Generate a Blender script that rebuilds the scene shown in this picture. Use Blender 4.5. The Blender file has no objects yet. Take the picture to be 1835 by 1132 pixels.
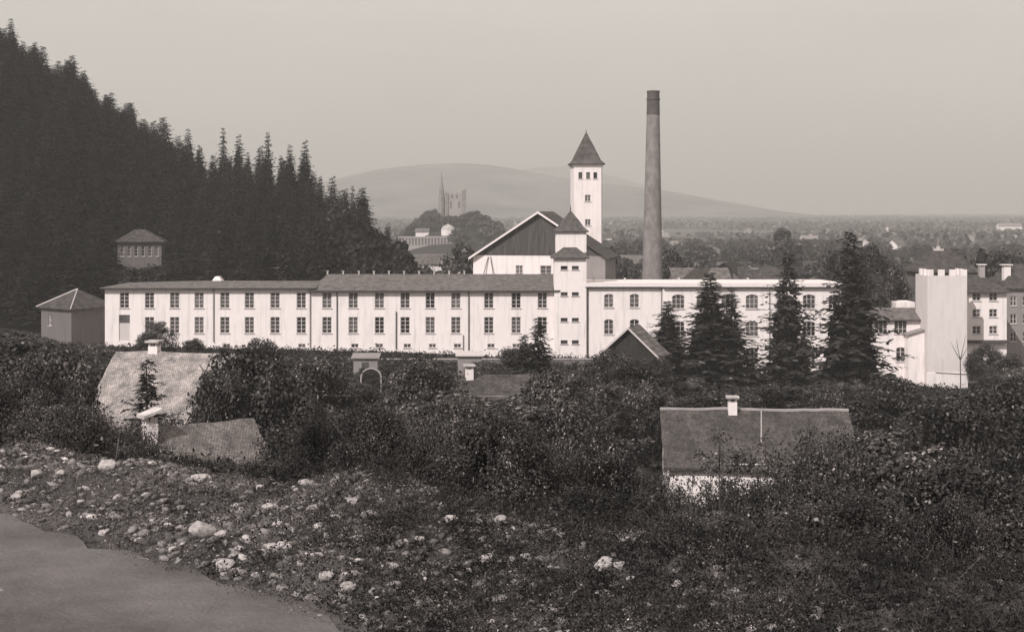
import bpy, math, random
import numpy as np
R = math.radians
F = 2521.0; HY = 378.0; CX = 917.5; CZ = 20.0
S = bpy.context.scene
COL = S.collection
random.seed(7); RNG = np.random.default_rng(11)

def P(px, py, Y):
    return ((px-CX)/F*Y, Y, CZ-(py-HY)/F*Y)
def XX(px, Y): return (px-CX)/F*Y
def ZZ(py, Y): return CZ-(py-HY)/F*Y

# ------------------------------------------------------------------ materials
def nmat(name, c1, c2=None, scale=4.0, rough=0.85, bump=0.0, bscale=None, stretch=(1,1,1), detail=6, spec=0.2, island=False, c3=None, objr=0.0, clump=0.0):
    m = bpy.data.materials.new(name); m.use_nodes = True
    nt = m.node_tree; N = nt.nodes; L = nt.links
    b = N['Principled BSDF']; b.inputs['Roughness'].default_value = rough
    b.inputs['Specular IOR Level'].default_value = spec
    c2 = c2 or c1
    tc = N.new('ShaderNodeTexCoord'); mp = N.new('ShaderNodeMapping'); mp.inputs['Scale'].default_value = stretch
    L.new(tc.outputs['Object'], mp.inputs['Vector'])
    nz = N.new('ShaderNodeTexNoise'); nz.inputs['Scale'].default_value = scale; nz.inputs['Detail'].default_value = detail
    nz.inputs['Roughness'].default_value = 0.65
    L.new(mp.outputs['Vector'], nz.inputs['Vector'])
    cr = N.new('ShaderNodeValToRGB')
    e = cr.color_ramp.elements
    e[0].position = 0.33; e[1].position = 0.67
    e[0].color = (*c1, 1); e[1].color = (*c2, 1)
    src = nz.outputs['Fac']
    if island:
        g = N.new('ShaderNodeNewGeometry'); 
        mx = N.new('ShaderNodeMath'); mx.operation = 'POWER'; mx.inputs[1].default_value = 1.7
        L.new(g.outputs['Random Per Island'], mx.inputs[0])
        e[0].position = 0.0; e[1].position = 1.0
        src = mx.outputs[0]
    if c3:
        x = cr.color_ramp.elements.new(0.9 if island else 0.75); x.color = (*c2, 1)
        cr.color_ramp.elements[-1].color = (*c3, 1)
    L.new(src, cr.inputs['Fac'])
    out = cr.outputs['Color']
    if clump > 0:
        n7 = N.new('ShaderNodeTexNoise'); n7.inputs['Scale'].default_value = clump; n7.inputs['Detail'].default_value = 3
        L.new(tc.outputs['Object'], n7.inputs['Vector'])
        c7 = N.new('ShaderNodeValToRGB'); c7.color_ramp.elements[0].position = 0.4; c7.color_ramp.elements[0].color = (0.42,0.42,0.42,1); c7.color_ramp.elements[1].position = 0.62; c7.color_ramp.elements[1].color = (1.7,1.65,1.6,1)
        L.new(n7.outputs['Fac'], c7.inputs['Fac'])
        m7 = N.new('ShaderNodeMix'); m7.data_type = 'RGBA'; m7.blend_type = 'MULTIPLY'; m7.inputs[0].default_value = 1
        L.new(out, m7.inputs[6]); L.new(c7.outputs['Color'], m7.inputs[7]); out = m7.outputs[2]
    if objr > 0:
        oi = N.new('ShaderNodeObjectInfo')
        mr = N.new('ShaderNodeMapRange'); mr.inputs['To Min'].default_value = 1-objr; mr.inputs['To Max'].default_value = 1+objr
        L.new(oi.outputs['Random'], mr.inputs['Value'])
        hs = N.new('ShaderNodeHueSaturation'); L.new(mr.outputs['Result'], hs.inputs['Value']); L.new(out, hs.inputs['Color'])
        out = hs.outputs['Color']
    L.new(out, b.inputs['Base Color'])
    if bump > 0:
        n2 = N.new('ShaderNodeTexNoise'); n2.inputs['Scale'].default_value = bscale or scale*4; n2.inputs['Detail'].default_value = 8
        L.new(mp.outputs['Vector'], n2.inputs['Vector'])
        bp = N.new('ShaderNodeBump'); bp.inputs['Strength'].default_value = bump; bp.inputs['Distance'].default_value = 0.1
        L.new(n2.outputs['Fac'], bp.inputs['Height']); L.new(bp.outputs['Normal'], b.inputs['Normal'])
    return m

def W(v, t=0.0):  # sepia grey of albedo v
    return (v*1.08, v*0.965, v*(0.95-t))

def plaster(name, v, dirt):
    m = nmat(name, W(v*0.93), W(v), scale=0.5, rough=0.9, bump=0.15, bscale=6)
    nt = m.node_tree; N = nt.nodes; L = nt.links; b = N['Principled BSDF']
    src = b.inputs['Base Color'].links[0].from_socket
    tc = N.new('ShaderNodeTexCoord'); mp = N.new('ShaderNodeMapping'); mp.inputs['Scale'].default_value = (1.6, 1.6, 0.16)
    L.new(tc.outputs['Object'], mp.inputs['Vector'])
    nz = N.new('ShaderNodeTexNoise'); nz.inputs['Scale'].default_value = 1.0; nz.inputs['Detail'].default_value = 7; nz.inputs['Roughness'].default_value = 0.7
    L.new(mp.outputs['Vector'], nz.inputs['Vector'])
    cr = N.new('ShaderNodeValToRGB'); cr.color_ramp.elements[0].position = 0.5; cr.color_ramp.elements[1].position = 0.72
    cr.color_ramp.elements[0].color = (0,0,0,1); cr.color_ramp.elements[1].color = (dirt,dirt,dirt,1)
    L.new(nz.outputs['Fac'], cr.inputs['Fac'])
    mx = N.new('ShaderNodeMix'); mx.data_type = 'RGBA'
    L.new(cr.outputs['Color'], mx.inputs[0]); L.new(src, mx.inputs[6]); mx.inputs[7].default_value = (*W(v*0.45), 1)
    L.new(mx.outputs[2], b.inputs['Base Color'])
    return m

def tiles(name, v1, v2, rows=6.0, cols=2.6, mort=0.6):
    m = bpy.data.materials.new(name); m.use_nodes = True
    nt = m.node_tree; N = nt.nodes; L = nt.links; b = N['Principled BSDF']
    b.inputs['Roughness'].default_value = 0.8; b.inputs['Specular IOR Level'].default_value = 0.25
    tc = N.new('ShaderNodeTexCoord'); sp = N.new('ShaderNodeSeparateXYZ'); L.new(tc.outputs['Object'], sp.inputs[0])
    ad = N.new('ShaderNodeMath'); ad.operation = 'MULTIPLY'; ad.inputs[1].default_value = 2.0; L.new(sp.outputs['Z'], ad.inputs[0])
    cb = N.new('ShaderNodeCombineXYZ'); L.new(sp.outputs['X'], cb.inputs[0]); L.new(ad.outputs[0], cb.inputs[1])
    br = N.new('ShaderNodeTexBrick'); br.inputs['Scale'].default_value = rows
    br.inputs['Brick Width'].default_value = 0.8; br.inputs['Row Height'].default_value = 1.0; br.inputs['Mortar Size'].default_value = 0.09
    br.inputs['Color1'].default_value = (*W(v1), 1); br.inputs['Color2'].default_value = (*W(v2), 1); br.inputs['Mortar'].default_value = (*W(v1*mort), 1)
    L.new(cb.outputs[0], br.inputs['Vector'])
    nz = N.new('ShaderNodeTexNoise'); nz.inputs['Scale'].default_value = 1.3; nz.inputs['Detail'].default_value = 8; L.new(tc.outputs['Object'], nz.inputs['Vector'])
    cr = N.new('ShaderNodeValToRGB'); cr.color_ramp.elements[0].position = 0.35; cr.color_ramp.elements[0].color = (0.55,0.55,0.55,1)
    cr.color_ramp.elements[1].position = 0.65; cr.color_ramp.elements[1].color = (1.15,1.12,1.1,1)
    L.new(nz.outputs['Fac'], cr.inputs['Fac'])
    mx = N.new('ShaderNodeMix'); mx.data_type = 'RGBA'; mx.blend_type = 'MULTIPLY'; mx.inputs[0].default_value = 1
    L.new(br.outputs['Color'], mx.inputs[6]); L.new(cr.outputs['Color'], mx.inputs[7]); L.new(mx.outputs[2], b.inputs['Base Color'])
    n5 = N.new('ShaderNodeTexNoise'); n5.inputs['Scale'].default_value = 7.0; n5.inputs['Detail'].default_value = 6; n5.inputs['Roughness'].default_value = 0.8; L.new(tc.outputs['Object'], n5.inputs['Vector'])
    c5 = N.new('ShaderNodeValToRGB'); c5.color_ramp.elements[0].position = 0.38; c5.color_ramp.elements[0].color = (0.5,0.48,0.46,1); c5.color_ramp.elements[1].position = 0.62; c5.color_ramp.elements[1].color = (1.3,1.3,1.3,1)
    L.new(n5.outputs['Fac'], c5.inputs['Fac'])
    m5 = N.new('ShaderNodeMix'); m5.data_type = 'RGBA'; m5.blend_type = 'MULTIPLY'; m5.inputs[0].default_value = 0.8
    L.new(mx.outputs[2], m5.inputs[6]); L.new(c5.outputs['Color'], m5.inputs[7]); L.new(m5.outputs[2], b.inputs['Base Color'])
    bp = N.new('ShaderNodeBump'); bp.inputs['Strength'].default_value = 0.5; bp.inputs['Distance'].default_value = 0.05
    L.new(br.outputs['Fac'], bp.inputs['Height']); bp.invert = True; L.new(bp.outputs['Normal'], b.inputs['Normal'])
    return m

M = {}
M['white'] = plaster('white_plaster', 0.84, 0.5)
M['white2'] = plaster('cool_plaster', 0.68, 0.3)
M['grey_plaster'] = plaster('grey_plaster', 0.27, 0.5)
M['dim_plaster'] = plaster('dim_plaster', 0.36, 0.5)
M['dusky_plaster'] = plaster('dusky_plaster', 0.16, 0.5)
M['trim'] = nmat('white_trim', W(0.72), W(0.8), 3)
M['frame'] = nmat('window_frame_paint', W(0.5), W(0.62), 5)
M['sill'] = nmat('stone_sill', W(0.45), W(0.55), 5)
M['glass'] = nmat('dark_glass', W(0.03), W(0.14), 0.9, rough=0.15, spec=0.4, objr=0.85)
M['dark'] = nmat('dark_metal', W(0.06), W(0.1), 3, rough=0.6)
M['pipe'] = nmat('pipe_zinc', W(0.22), W(0.3), 3, rough=0.6)
M['tarred'] = nmat('tarred_boards', W(0.015), W(0.05), 2.0, stretch=(3,3,0.2), bump=0.3)
M['board'] = nmat('dark_eaves_shade', W(0.05), W(0.11), 2.0, stretch=(3,3,0.2), bump=0.3)
M['tile_dark'] = tiles('dark_tiles', 0.07, 0.145)
M['tile_mid'] = tiles('grey_tiles', 0.17, 0.25)
M['tile_light'] = tiles('weathered_tiles', 0.34, 0.46)
M['tile_tower'] = tiles('tower_tiles', 0.12, 0.17)
M['stone'] = nmat('grey_stone', W(0.16), W(0.36), 9, bump=0.6, bscale=25, objr=0.2)
M['pale_stone'] = nmat('pale_stone', W(0.3), W(0.62), 2.2, bump=0.5, bscale=25, objr=0.15)
M['rubble'] = nmat('rubble_stone', W(0.07), W(0.3), island=True, c3=W(0.6), bump=0.3, bscale=20)
M['bark'] = nmat('bark', W(0.05), W(0.1), 6, bump=0.5, stretch=(3,3,0.5))
M['palebark'] = nmat('pale_bark', W(0.3), W(0.45), 6, bump=0.5, stretch=(3,3,0.5))
M['spruce'] = nmat('shaded_spruce_needles', W(0.007), W(0.03), island=True, c3=W(0.08), objr=0.4, rough=0.8)  # needles darkened so their colour stands for the unlit hillside
M['spruce_near'] = nmat('lit_spruce_needles', W(0.02), W(0.055), island=True, c3=W(0.15), rough=0.75, objr=0.2)  # lighter copy of the needles, sunlight put into the colour
M['leaf'] = nmat('dark_leaves', W(0.012), W(0.085), island=True, c3=W(0.27), rough=0.6, spec=0.25, objr=0.5, clump=0.8)  # leaf tones spread wide to suggest sunlit faces and dark hollows
M['leaf_far'] = nmat('town_leaves', W(0.035), W(0.11), island=True, c3=W(0.2), rough=0.8, objr=0.4)
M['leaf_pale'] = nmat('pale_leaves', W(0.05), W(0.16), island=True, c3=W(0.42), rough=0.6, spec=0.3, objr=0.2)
M['weed'] = nmat('shaded_weed_leaves', W(0.007), W(0.04), island=True, c3=W(0.15), rough=0.7, clump=0.6)  # colour kept very dark in place of shadow over the lower right bank
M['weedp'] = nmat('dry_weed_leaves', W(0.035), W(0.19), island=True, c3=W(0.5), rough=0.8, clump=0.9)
M['hillm'] = nmat('hill_soil', W(0.02), W(0.04), 0.1, bump=0.4)
M['road'] = nmat('dusty_road', W(0.08), W(0.16), 0.55, rough=0.95, bump=0.35, bscale=14, detail=10)
M['mount'] = nmat('wooded_mountain', W(0.015), W(0.2), 0.005, rough=1, detail=10, bump=0.6, bscale=0.03)
M['rock'] = nmat('cliff_rock', W(0.2), W(0.5), 0.4, bump=0.8, bscale=1.5)
M['brick'] = nmat('chimney_brick', W(0.16), W(0.27), 1.2, stretch=(1,1,0.6), bump=0.4, bscale=8)
M['brick_dark'] = nmat('sooty_brick', W(0.07), W(0.12), 1.2, bump=0.4, bscale=8)
M['gothic'] = nmat('castle_stone', W(0.18), W(0.3), 0.5, bump=0.3)

# ground: fields far, soil and grass near
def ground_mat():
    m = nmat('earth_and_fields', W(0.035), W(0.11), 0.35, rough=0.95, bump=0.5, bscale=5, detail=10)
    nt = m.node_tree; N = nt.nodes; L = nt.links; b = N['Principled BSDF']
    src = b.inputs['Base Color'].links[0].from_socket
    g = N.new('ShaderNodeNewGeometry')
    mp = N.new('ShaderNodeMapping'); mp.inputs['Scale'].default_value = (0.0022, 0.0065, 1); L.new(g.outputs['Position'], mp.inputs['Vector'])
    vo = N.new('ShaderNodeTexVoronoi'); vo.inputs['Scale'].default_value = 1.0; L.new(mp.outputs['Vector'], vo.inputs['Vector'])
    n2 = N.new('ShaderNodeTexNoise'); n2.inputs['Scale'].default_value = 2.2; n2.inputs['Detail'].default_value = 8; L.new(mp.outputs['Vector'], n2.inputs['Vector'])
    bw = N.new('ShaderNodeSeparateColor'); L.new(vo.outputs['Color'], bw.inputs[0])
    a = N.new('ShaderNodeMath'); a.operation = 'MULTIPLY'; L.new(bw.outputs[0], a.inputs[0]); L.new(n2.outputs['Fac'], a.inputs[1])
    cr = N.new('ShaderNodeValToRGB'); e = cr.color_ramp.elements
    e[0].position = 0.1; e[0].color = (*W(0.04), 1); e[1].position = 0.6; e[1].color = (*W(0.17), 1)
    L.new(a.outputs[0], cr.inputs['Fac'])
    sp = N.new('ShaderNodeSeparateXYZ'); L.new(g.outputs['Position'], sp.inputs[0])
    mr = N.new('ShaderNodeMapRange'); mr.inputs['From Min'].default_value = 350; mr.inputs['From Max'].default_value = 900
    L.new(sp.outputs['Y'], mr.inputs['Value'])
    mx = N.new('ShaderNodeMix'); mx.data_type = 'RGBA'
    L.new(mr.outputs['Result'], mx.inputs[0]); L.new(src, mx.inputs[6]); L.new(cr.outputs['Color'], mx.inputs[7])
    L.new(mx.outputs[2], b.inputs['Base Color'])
    return m
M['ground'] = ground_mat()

# ------------------------------------------------------------------ object helpers
def tag(o, label=None, cat=None, group=None, kind=None):
    if label: o['label'] = label
    if cat: o['category'] = cat
    if group: o['group'] = group
    if kind: o['kind'] = kind
    return o
def empty(name, loc, rz=0.0):
    o = bpy.data.objects.new(name, None); COL.objects.link(o)
    o.location = loc; o.rotation_euler = (0, 0, rz); return o
def link(name, me, m, parent=None, loc=(0,0,0)):
    if m is not None and len(me.materials) == 0: me.materials.append(m)
    o = bpy.data.objects.new(name, me); COL.objects.link(o); o.location = loc
    if parent: o.parent = parent
    return o
def copy_tree(o, parent=None):
    kids = list(o.children)
    c = o.copy(); COL.objects.link(c)
    if parent: c.parent = parent
    for k in kids: copy_tree(k, c)
    return c

class MB:
    def __init__(s): s.v = []; s.f = []
    def poly(s, *pts):
        n = len(s.v); s.v += [tuple(p) for p in pts]; s.f.append(tuple(range(n, n+len(pts)))); return s
    def box(s, x0, x1, y0, y1, z0, z1):
        n = len(s.v)
        s.v += [(x0,y0,z0),(x1,y0,z0),(x1,y1,z0),(x0,y1,z0),(x0,y0,z1),(x1,y0,z1),(x1,y1,z1),(x0,y1,z1)]
        for q in ((0,3,2,1),(4,5,6,7),(0,1,5,4),(1,2,6,5),(2,3,7,6),(3,0,4,7)): s.f.append(tuple(n+i for i in q))
        return s
    def hexa(s, a, b):   # two quads (bottom ring a, top ring b)
        n = len(s.v); k = len(a); s.v += [tuple(p) for p in a]+[tuple(p) for p in b]
        s.f.append(tuple(n+i for i in reversed(range(k)))); s.f.append(tuple(n+k+i for i in range(k)))
        for i in range(k):
            j = (i+1) % k; s.f.append((n+i, n+j, n+k+j, n+k+i))
        return s
    def tube(s, pts, rs, seg=8, cap=True):
        rings = []
        for i, p in enumerate(pts):
            a = np.array(pts[max(0,i-1)], float); b = np.array(pts[min(len(pts)-1,i+1)], float)
            d = b-a; d /= (np.linalg.norm(d)+1e-9)
            up = np.array((0,0,1.0)) if abs(d[2]) < 0.9 else np.array((1.0,0,0))
            u = np.cross(d, up); u /= np.linalg.norm(u); w = np.cross(d, u)
            n = len(s.v); rings.append(n)
            for k in range(seg):
                t = 2*math.pi*k/seg
                q = np.array(p)+(u*math.cos(t)+w*math.sin(t))*rs[i]; s.v.append(tuple(q))
        for i in range(len(rings)-1):
            for k in range(seg):
                j = (k+1) % seg
                s.f.append((rings[i]+k, rings[i+1]+k, rings[i+1]+j, rings[i]+j))
        if cap:
            s.f.append(tuple(rings[0]+k for k in range(seg))); s.f.append(tuple(rings[-1]+k for k in reversed(range(seg))))
        return s
    def mesh(s, name, smooth=False):
        me = bpy.data.meshes.new(name); me.from_pydata(s.v, [], s.f); me.update()
        if smooth: me.polygons.foreach_set('use_smooth', [True]*len(me.polygons))
        return me
    def build(s, name, m, parent=None, loc=(0,0,0), smooth=False):
        return link(name, s.mesh(name, smooth), m, parent, loc)

def quads_mesh(name, V):   # V (N,4,3) -> mesh of separate quads
    n = len(V); me = bpy.data.meshes.new(name)
    me.vertices.add(n*4); me.vertices.foreach_set('co', V.reshape(-1).astype(np.float32))
    me.loops.add(n*4); me.loops.foreach_set('vertex_index', np.arange(n*4, dtype=np.int32))
    me.polygons.add(n); me.polygons.foreach_set('loop_start', np.arange(0, n*4, 4, dtype=np.int32))
    me.update(calc_edges=True); return me

def unit(a): return a/(np.linalg.norm(a, axis=-1, keepdims=True)+1e-9)
def rhombs(C, Nrm, a, b, rng):
    r = rng.normal(size=C.shape); u = unit(np.cross(Nrm, r)); v = unit(np.cross(Nrm, u))
    a = np.asarray(a).reshape(-1,1); b = np.asarray(b).reshape(-1,1)
    return np.stack([C-u*a, C-v*b+u*a*0.15, C+u*a, C+v*b+u*a*0.15], axis=1)

# ------------------------------------------------------------------ terrain
def interp(x, xs, ys): return np.interp(x, xs, ys)
RX = [-60,-20,-12,-8.46,-6.88,-5.66,-4.06,-2.81,-1.77, 2, 10, 40]
RY = [ 30, 26, 24.3,23.26,22.04,20.6,19.04,17.83,16.72,12.5, 5, -5]
def yroad(X): return interp(X, RX, RY)
def yedge(X): return interp(X, [-60,-12,-10,-3,1.5,6,10,30,60], [36,29,28,24.5,20.5,17.5,15,10,8])
def valley(X, Y): 
    b = interp(X, [-140,-60,-10,14,35,62,120,400], [4,2.2,0.9,0.2,-2.2,-3.8,-4.5,-6])
    far = interp(Y, [180,300,900,20000], [0,1,1.0,1.0])
    return b*(1-far) + (-5.0)*far + interp(Y, [60,140], [1.2,0])
def vnoise(X, Y, s, seed=0):
    X = X/s; Y = Y/s
    xi = np.floor(X); yi = np.floor(Y); xf = X-xi; yf = Y-yi
    def h(a, b):
        t = np.sin(a*127.1+b*311.7+seed*74.7)*43758.5453; return t-np.floor(t)
    u = xf*xf*(3-2*xf); v = yf*yf*(3-2*yf)
    return (h(xi,yi)*(1-u)+h(xi+1,yi)*u)*(1-v)+(h(xi,yi+1)*(1-u)+h(xi+1,yi+1)*u)*v-0.5
def terrain(X, Y):
    X = np.asarray(X, float); Y = np.asarray(Y, float)
    s = np.clip((Y-yroad(X))/1.2, 0, 1)
    d = Y-yedge(X)
    fall = np.where(d > 0, 0.36*d*np.clip(d/3, 0, 1), 0)
    fall = np.where(d > 3, 0.36*(d-0.9), fall*0.77)
    z = 15 - fall
    nz = (vnoise(X,Y,2.3,1)*0.5+vnoise(X,Y,0.9,2)*0.28+vnoise(X,Y,6,3)*0.8)
    z = z + s*(nz*np.clip(1-(Y-60)/60,0,1)+0.12) - 0.03
    v = valley(X, Y) + vnoise(X,Y,14,5)*0.7*np.clip(1-Y/600,0,1)
    k = 1.2
    return np.where(z-v > 8, z, v + k*np.log1p(np.exp(np.clip((z-v)/k, -40, 40))))
def tz(X, Y): return float(terrain(X, Y))

def grid_mesh(name, xs, ys, zf):
    Xg, Yg = np.meshgrid(xs, ys); Z = zf(Xg, Yg)
    V = np.stack([Xg, Yg, Z], -1).reshape(-1, 3); nx, ny = len(xs), len(ys)
    i = np.arange(nx-1)[None,:] + np.arange(ny-1)[:,None]*nx
    Fq = np.stack([i, i+1, i+1+nx, i+nx], -1).reshape(-1, 4)
    me = bpy.data.meshes.new(name)
    me.vertices.add(len(V)); me.vertices.foreach_set('co', V.reshape(-1).astype(np.float32))
    me.loops.add(Fq.size); me.loops.foreach_set('vertex_index', Fq.reshape(-1).astype(np.int32))
    me.polygons.add(len(Fq)); me.polygons.foreach_set('loop_start', np.arange(0, Fq.size, 4, dtype=np.int32))
    me.update(calc_edges=True); me.polygons.foreach_set('use_smooth', np.ones(len(Fq), bool)); return me
xs = np.concatenate([-np.geomspace(9000,220,26), np.linspace(-200,-32,60), np.linspace(-30,30,170), np.linspace(32,200,60), np.geomspace(220,9000,26)])
ys = np.concatenate([np.linspace(-60,10,24), np.linspace(11,42,100), np.linspace(44,250,100), np.linspace(260,1000,40), np.geomspace(1050,13000,30)])
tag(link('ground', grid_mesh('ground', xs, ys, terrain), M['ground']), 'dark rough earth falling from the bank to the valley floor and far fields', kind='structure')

# road sheet with ragged edge
rb = MB(); nseg = 260; xr = np.linspace(-40, 12, nseg)
for i in range(nseg-1):
    def ye(x): return float(yroad(x)) + 1.1*float(vnoise(x*1.0, 3.0, 0.9, 9)) + 0.45*float(vnoise(x, 1.0, 0.33, 4)) - 0.15
    a, b = xr[i], xr[i+1]; ya, yb = ye(a), ye(b)
    for k in range(6):
        t0, t1 = k/6, (k+1)/6; y0 = -12
        rb.poly((a, y0+(ya-y0)*t0, 15.02), (b, y0+(yb-y0)*t0, 15.02), (b, y0+(yb-y0)*t1, 15.02), (a, y0+(ya-y0)*t1, 15.02))
tag(rb.build('road', M['road']), 'pale dusty smooth road surface in the near left corner', kind='structure')

# ------------------------------------------------------------------ forest hill
SIL = [(-900,-330),(-300,-80),(0,58),(80,98),(150,138),(200,172),(270,220),(330,252),(370,278),(410,262),(480,262),(540,275),(570,312),(600,352),(640,388),(700,415),(740,475),(790,520)]
def hill_r(u):
    return np.interp(u, [-900,0,350,560,640,790], [420,350,320,300,275,262])
def hill_z(u, Y):
    yr = hill_r(u); yt = np.interp(u, [-900,0,560,790], [222,222,228,232])
    th = np.interp(u, [0,330,380,560,640,740,790], [10.5,12.5,19.5,19,13,10,8])
    sil = np.interp(u, [p[0] for p in SIL], [p[1] for p in SIL])
    zr = CZ-(sil-HY)/F*yr - th
    z0 = -1.5
    t = np.clip((Y-yt)/(yr-yt), 0, 1); t = t*t*(3-2*t)*0.5+t*0.5
    z = z0+(zr-z0)*t
    back = np.clip((Y-yr)/160, 0, 1)
    return np.where(Y > yr, z0+(zr-z0)*(1-back**1.4)-back*4, z) - np.clip((yt-Y)/6, 0, 1)*5
us = np.linspace(-900, 800, 90); hy = np.linspace(214, 540, 60)
U, Yg = np.meshgrid(us, hy); Xg = (U-CX)/F*Yg; Zg = hill_z(U, Yg) + vnoise(Xg, Yg, 9, 6)*1.5
V = np.stack([Xg, Yg, Zg], -1).reshape(-1, 3).tolist(); nx = len(us)
fs = [(i+j*nx, i+1+j*nx, i+1+(j+1)*nx, i+(j+1)*nx) for j in range(len(hy)-1) for i in range(nx-1)]
me = bpy.data.meshes.new('hillside'); me.from_pydata(V, [], fs); me.update()
tag(link('hillside', me, M['hillm']), 'steep dark wooded hillside rising on the left', kind='structure')

# mountain far away
def mountain(name, pts, Y0, depth, label, seed):
    pxs = np.array([p[0] for p in pts], float); pys = np.array([p[1] for p in pts], float)
    u = np.linspace(pxs[0], pxs[-1], 160); top = (HY-np.interp(u, pxs, pys))/F*Y0+CZ
    X = (u-CX)/F*Y0; nd = 26; V = []; f = []
    for j in range(nd):
        t = j/(nd-1)*2-1; Yj = Y0+t*depth
        prof = max(0, 1-abs(t)**1.3)
        for i in range(160):
            x = X[i]; n = float(vnoise(x, Yj, 420, seed))*0.16+float(vnoise(x, Yj, 150, seed+1))*0.07+float(vnoise(x,Yj,60,seed+2))*0.03
            V.append((x, Yj, -8+(top[i]+8)*prof*(1+n*(1-prof)*2.2)+n*12*prof*min(1,(top[i]+8)/60)))
    for j in range(nd-1):
        for i in range(159): f.append((i+j*160, i+1+j*160, i+1+(j+1)*160, i+(j+1)*160))
    me = bpy.data.meshes.new(name); me.from_pydata(V, [], f); me.update(); me.polygons.foreach_set('use_smooth', [True]*len(me.polygons))
    tag(link(name, me, M['mount']), label, kind='structure')
mountain('mountain', [(380,372),(500,345),(600,322),(680,303),(760,295),(820,292),(880,295),(960,309),(1040,325),(1130,334),(1210,345),(1300,362),(1370,378),(1450,390)], 5200, 1500, 'long hazy wooded mountain behind the castle and tower', 21)
mountain('distant_ridge', [(820,378),(900,310),(960,299),(1020,297),(1080,310),(1180,338),(1300,362),(1360,376),(1420,388)], 7600, 1200, 'fainter ridge behind the mountain', 31)

# castle rock hill
CYR = 900.0
def knob(X, Y):
    u = X/Y*F+CX
    w = np.interp(u, [660,700,730,770,800,840,870,900,940], [0,0.15,0.5,0.88,1.0,0.97,0.82,0.5,0.0])
    dy = np.exp(-((Y-CYR)/85.0)**2)
    top = ZZ(392, CYR)
    return -7+(top+7-3)*w*dy+vnoise(X, Y, 12, 8)*2.5*w
kx = np.linspace(XX(650, CYR), XX(950, CYR), 60); ky = np.linspace(700, 1110, 50)
tag(link('castle_hill', grid_mesh('castle_hill', kx, ky, knob), M['hillm']), 'tree covered rocky knoll carrying the castle', kind='structure')

# ------------------------------------------------------------------ trees
def spruce_crown(Ht, Rr, layers, nbr, stn, size, rng, droop=0.25, power=0.85, core=1.0):
    Q = []
    for k in range(layers):
        t = (k+0.3*rng.random())/layers; z = Ht*(0.06+0.93*t); L = Rr*(1-t)**power*(0.75+0.45*rng.random())+0.12
        n = max(4, int(nbr*(0.5+0.5*(1-t)))); off = rng.random()*6.28
        z00 = z
        for b in range(n):
            z = min(z00+rng.normal()*Ht/layers*0.4, Ht*(0.06+0.93*t)+0.3)
            a = off+6.283*b/n+rng.normal()*0.25; l = L*(0.5+0.7*rng.random())
            d = np.array((math.cos(a), math.sin(a), 0)); sd = np.array((-d[1], d[0], 0))
            m = max(2, int(stn*(0.4+0.6*l/Rr)))
            for s in range(m):
                r = (s+0.6)/m
                p = d*l*r + np.array((0, 0, z - droop*l*r*1.6 + droop*l*r*r*1.0 + 0.12*rng.normal()*size))
                w = size*(0.75+0.5*rng.random())*(1.15-0.6*r)*(0.4+0.75*(1-t))
                for sg in (-1, 1):
                    dirn = unit(d*0.75+sd*sg*0.8+np.array((0,0,-0.25+0.3*rng.normal())))
                    side = unit(np.cross(dirn, np.array((0,0,1.0))+rng.normal(size=3)*0.5))
                    c = p+dirn*w*0.5
                    Q.append(np.stack([c-dirn*w*0.7, c-side*w*0.26, c+dirn*w*0.75, c+side*w*0.26]))
    V = np.array(Q)
    nc = int(len(V)*0.35*core)
    t = rng.random(nc)**1.6; r = Rr*(1-t)**power*0.5*np.sqrt(rng.random(nc)); a = rng.random(nc)*6.283
    C = np.stack([r*np.cos(a), r*np.sin(a), Ht*(0.06+0.92*t)], -1)
    V2 = rhombs(C, unit(rng.normal(size=(nc,3))), size*0.7*(1.05-t), size*0.4*(1.05-t), rng)
    return np.concatenate([V, V2])
def leaf_crown(Ht, Rr, ncl, nlf, leaf, rng, z0=0.25, squash=1.0, lump=0.33, top=1.0):
    c = unit(rng.normal(size=(ncl,3))); rad = (0.5+0.5*rng.random((ncl,1))**0.5)
    c = c*rad; hz = Ht*(1-z0)/2
    c = c*np.array((Rr*0.8, Rr*0.8, hz*0.82*squash))
    c[:,2] += Ht*z0+hz
    taper = np.clip(1.15-0.45*top*np.clip((c[:,2]-Ht*z0)/(2*hz),0,1), 0.3, 1.2); c[:,:2] *= taper[:,None]
    Q = []
    for i in range(ncl):
        rc = Rr*lump*(0.6+0.7*rng.random())
        d = unit(rng.normal(size=(nlf,3))); rr = rc*(0.45+0.6*rng.random((nlf,1)))
        pos = c[i]+d*rr*np.array((1,1,0.75)); nrm = unit(d+rng.normal(size=(nlf,3))*0.55+np.array((0,0,0.3)))
        s = leaf*(0.6+0.8*rng.random(nlf))
        Q.append(rhombs(pos, nrm, s, s*0.6, rng))
    V = np.concatenate(Q); V[:,:,2] = np.maximum(V[:,:,2], 0.02); return V
def trunk_mesh(Ht, r, rng, limbs=5, spread=0.3, frac=0.75, z0=0.25):
    mb = MB(); pts = [(0,0,-0.6)]
    for k in range(1, 6): pts.append((rng.normal()*0.02*Ht*0.4*k/5, rng.normal()*0.02*Ht*0.4*k/5, Ht*frac*k/5))
    mb.tube(pts, [r*1.25]+[r*(1-0.8*k/5) for k in range(1, 6)], 7)
    for l in range(limbs):
        k = 1+l % 4; a = rng.random()*6.28; p = np.array(pts[k]); ln = Ht*spread*(0.6+0.6*rng.random())
        q1 = p+np.array((math.cos(a)*ln*0.5, math.sin(a)*ln*0.5, ln*0.35)); q2 = p+np.array((math.cos(a)*ln, math.sin(a)*ln, ln*0.8))
        mb.tube([tuple(p), tuple(q1), tuple(q2)], [r*0.45, r*0.3, r*0.1], 5)
    return mb.mesh('trunk')

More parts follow.
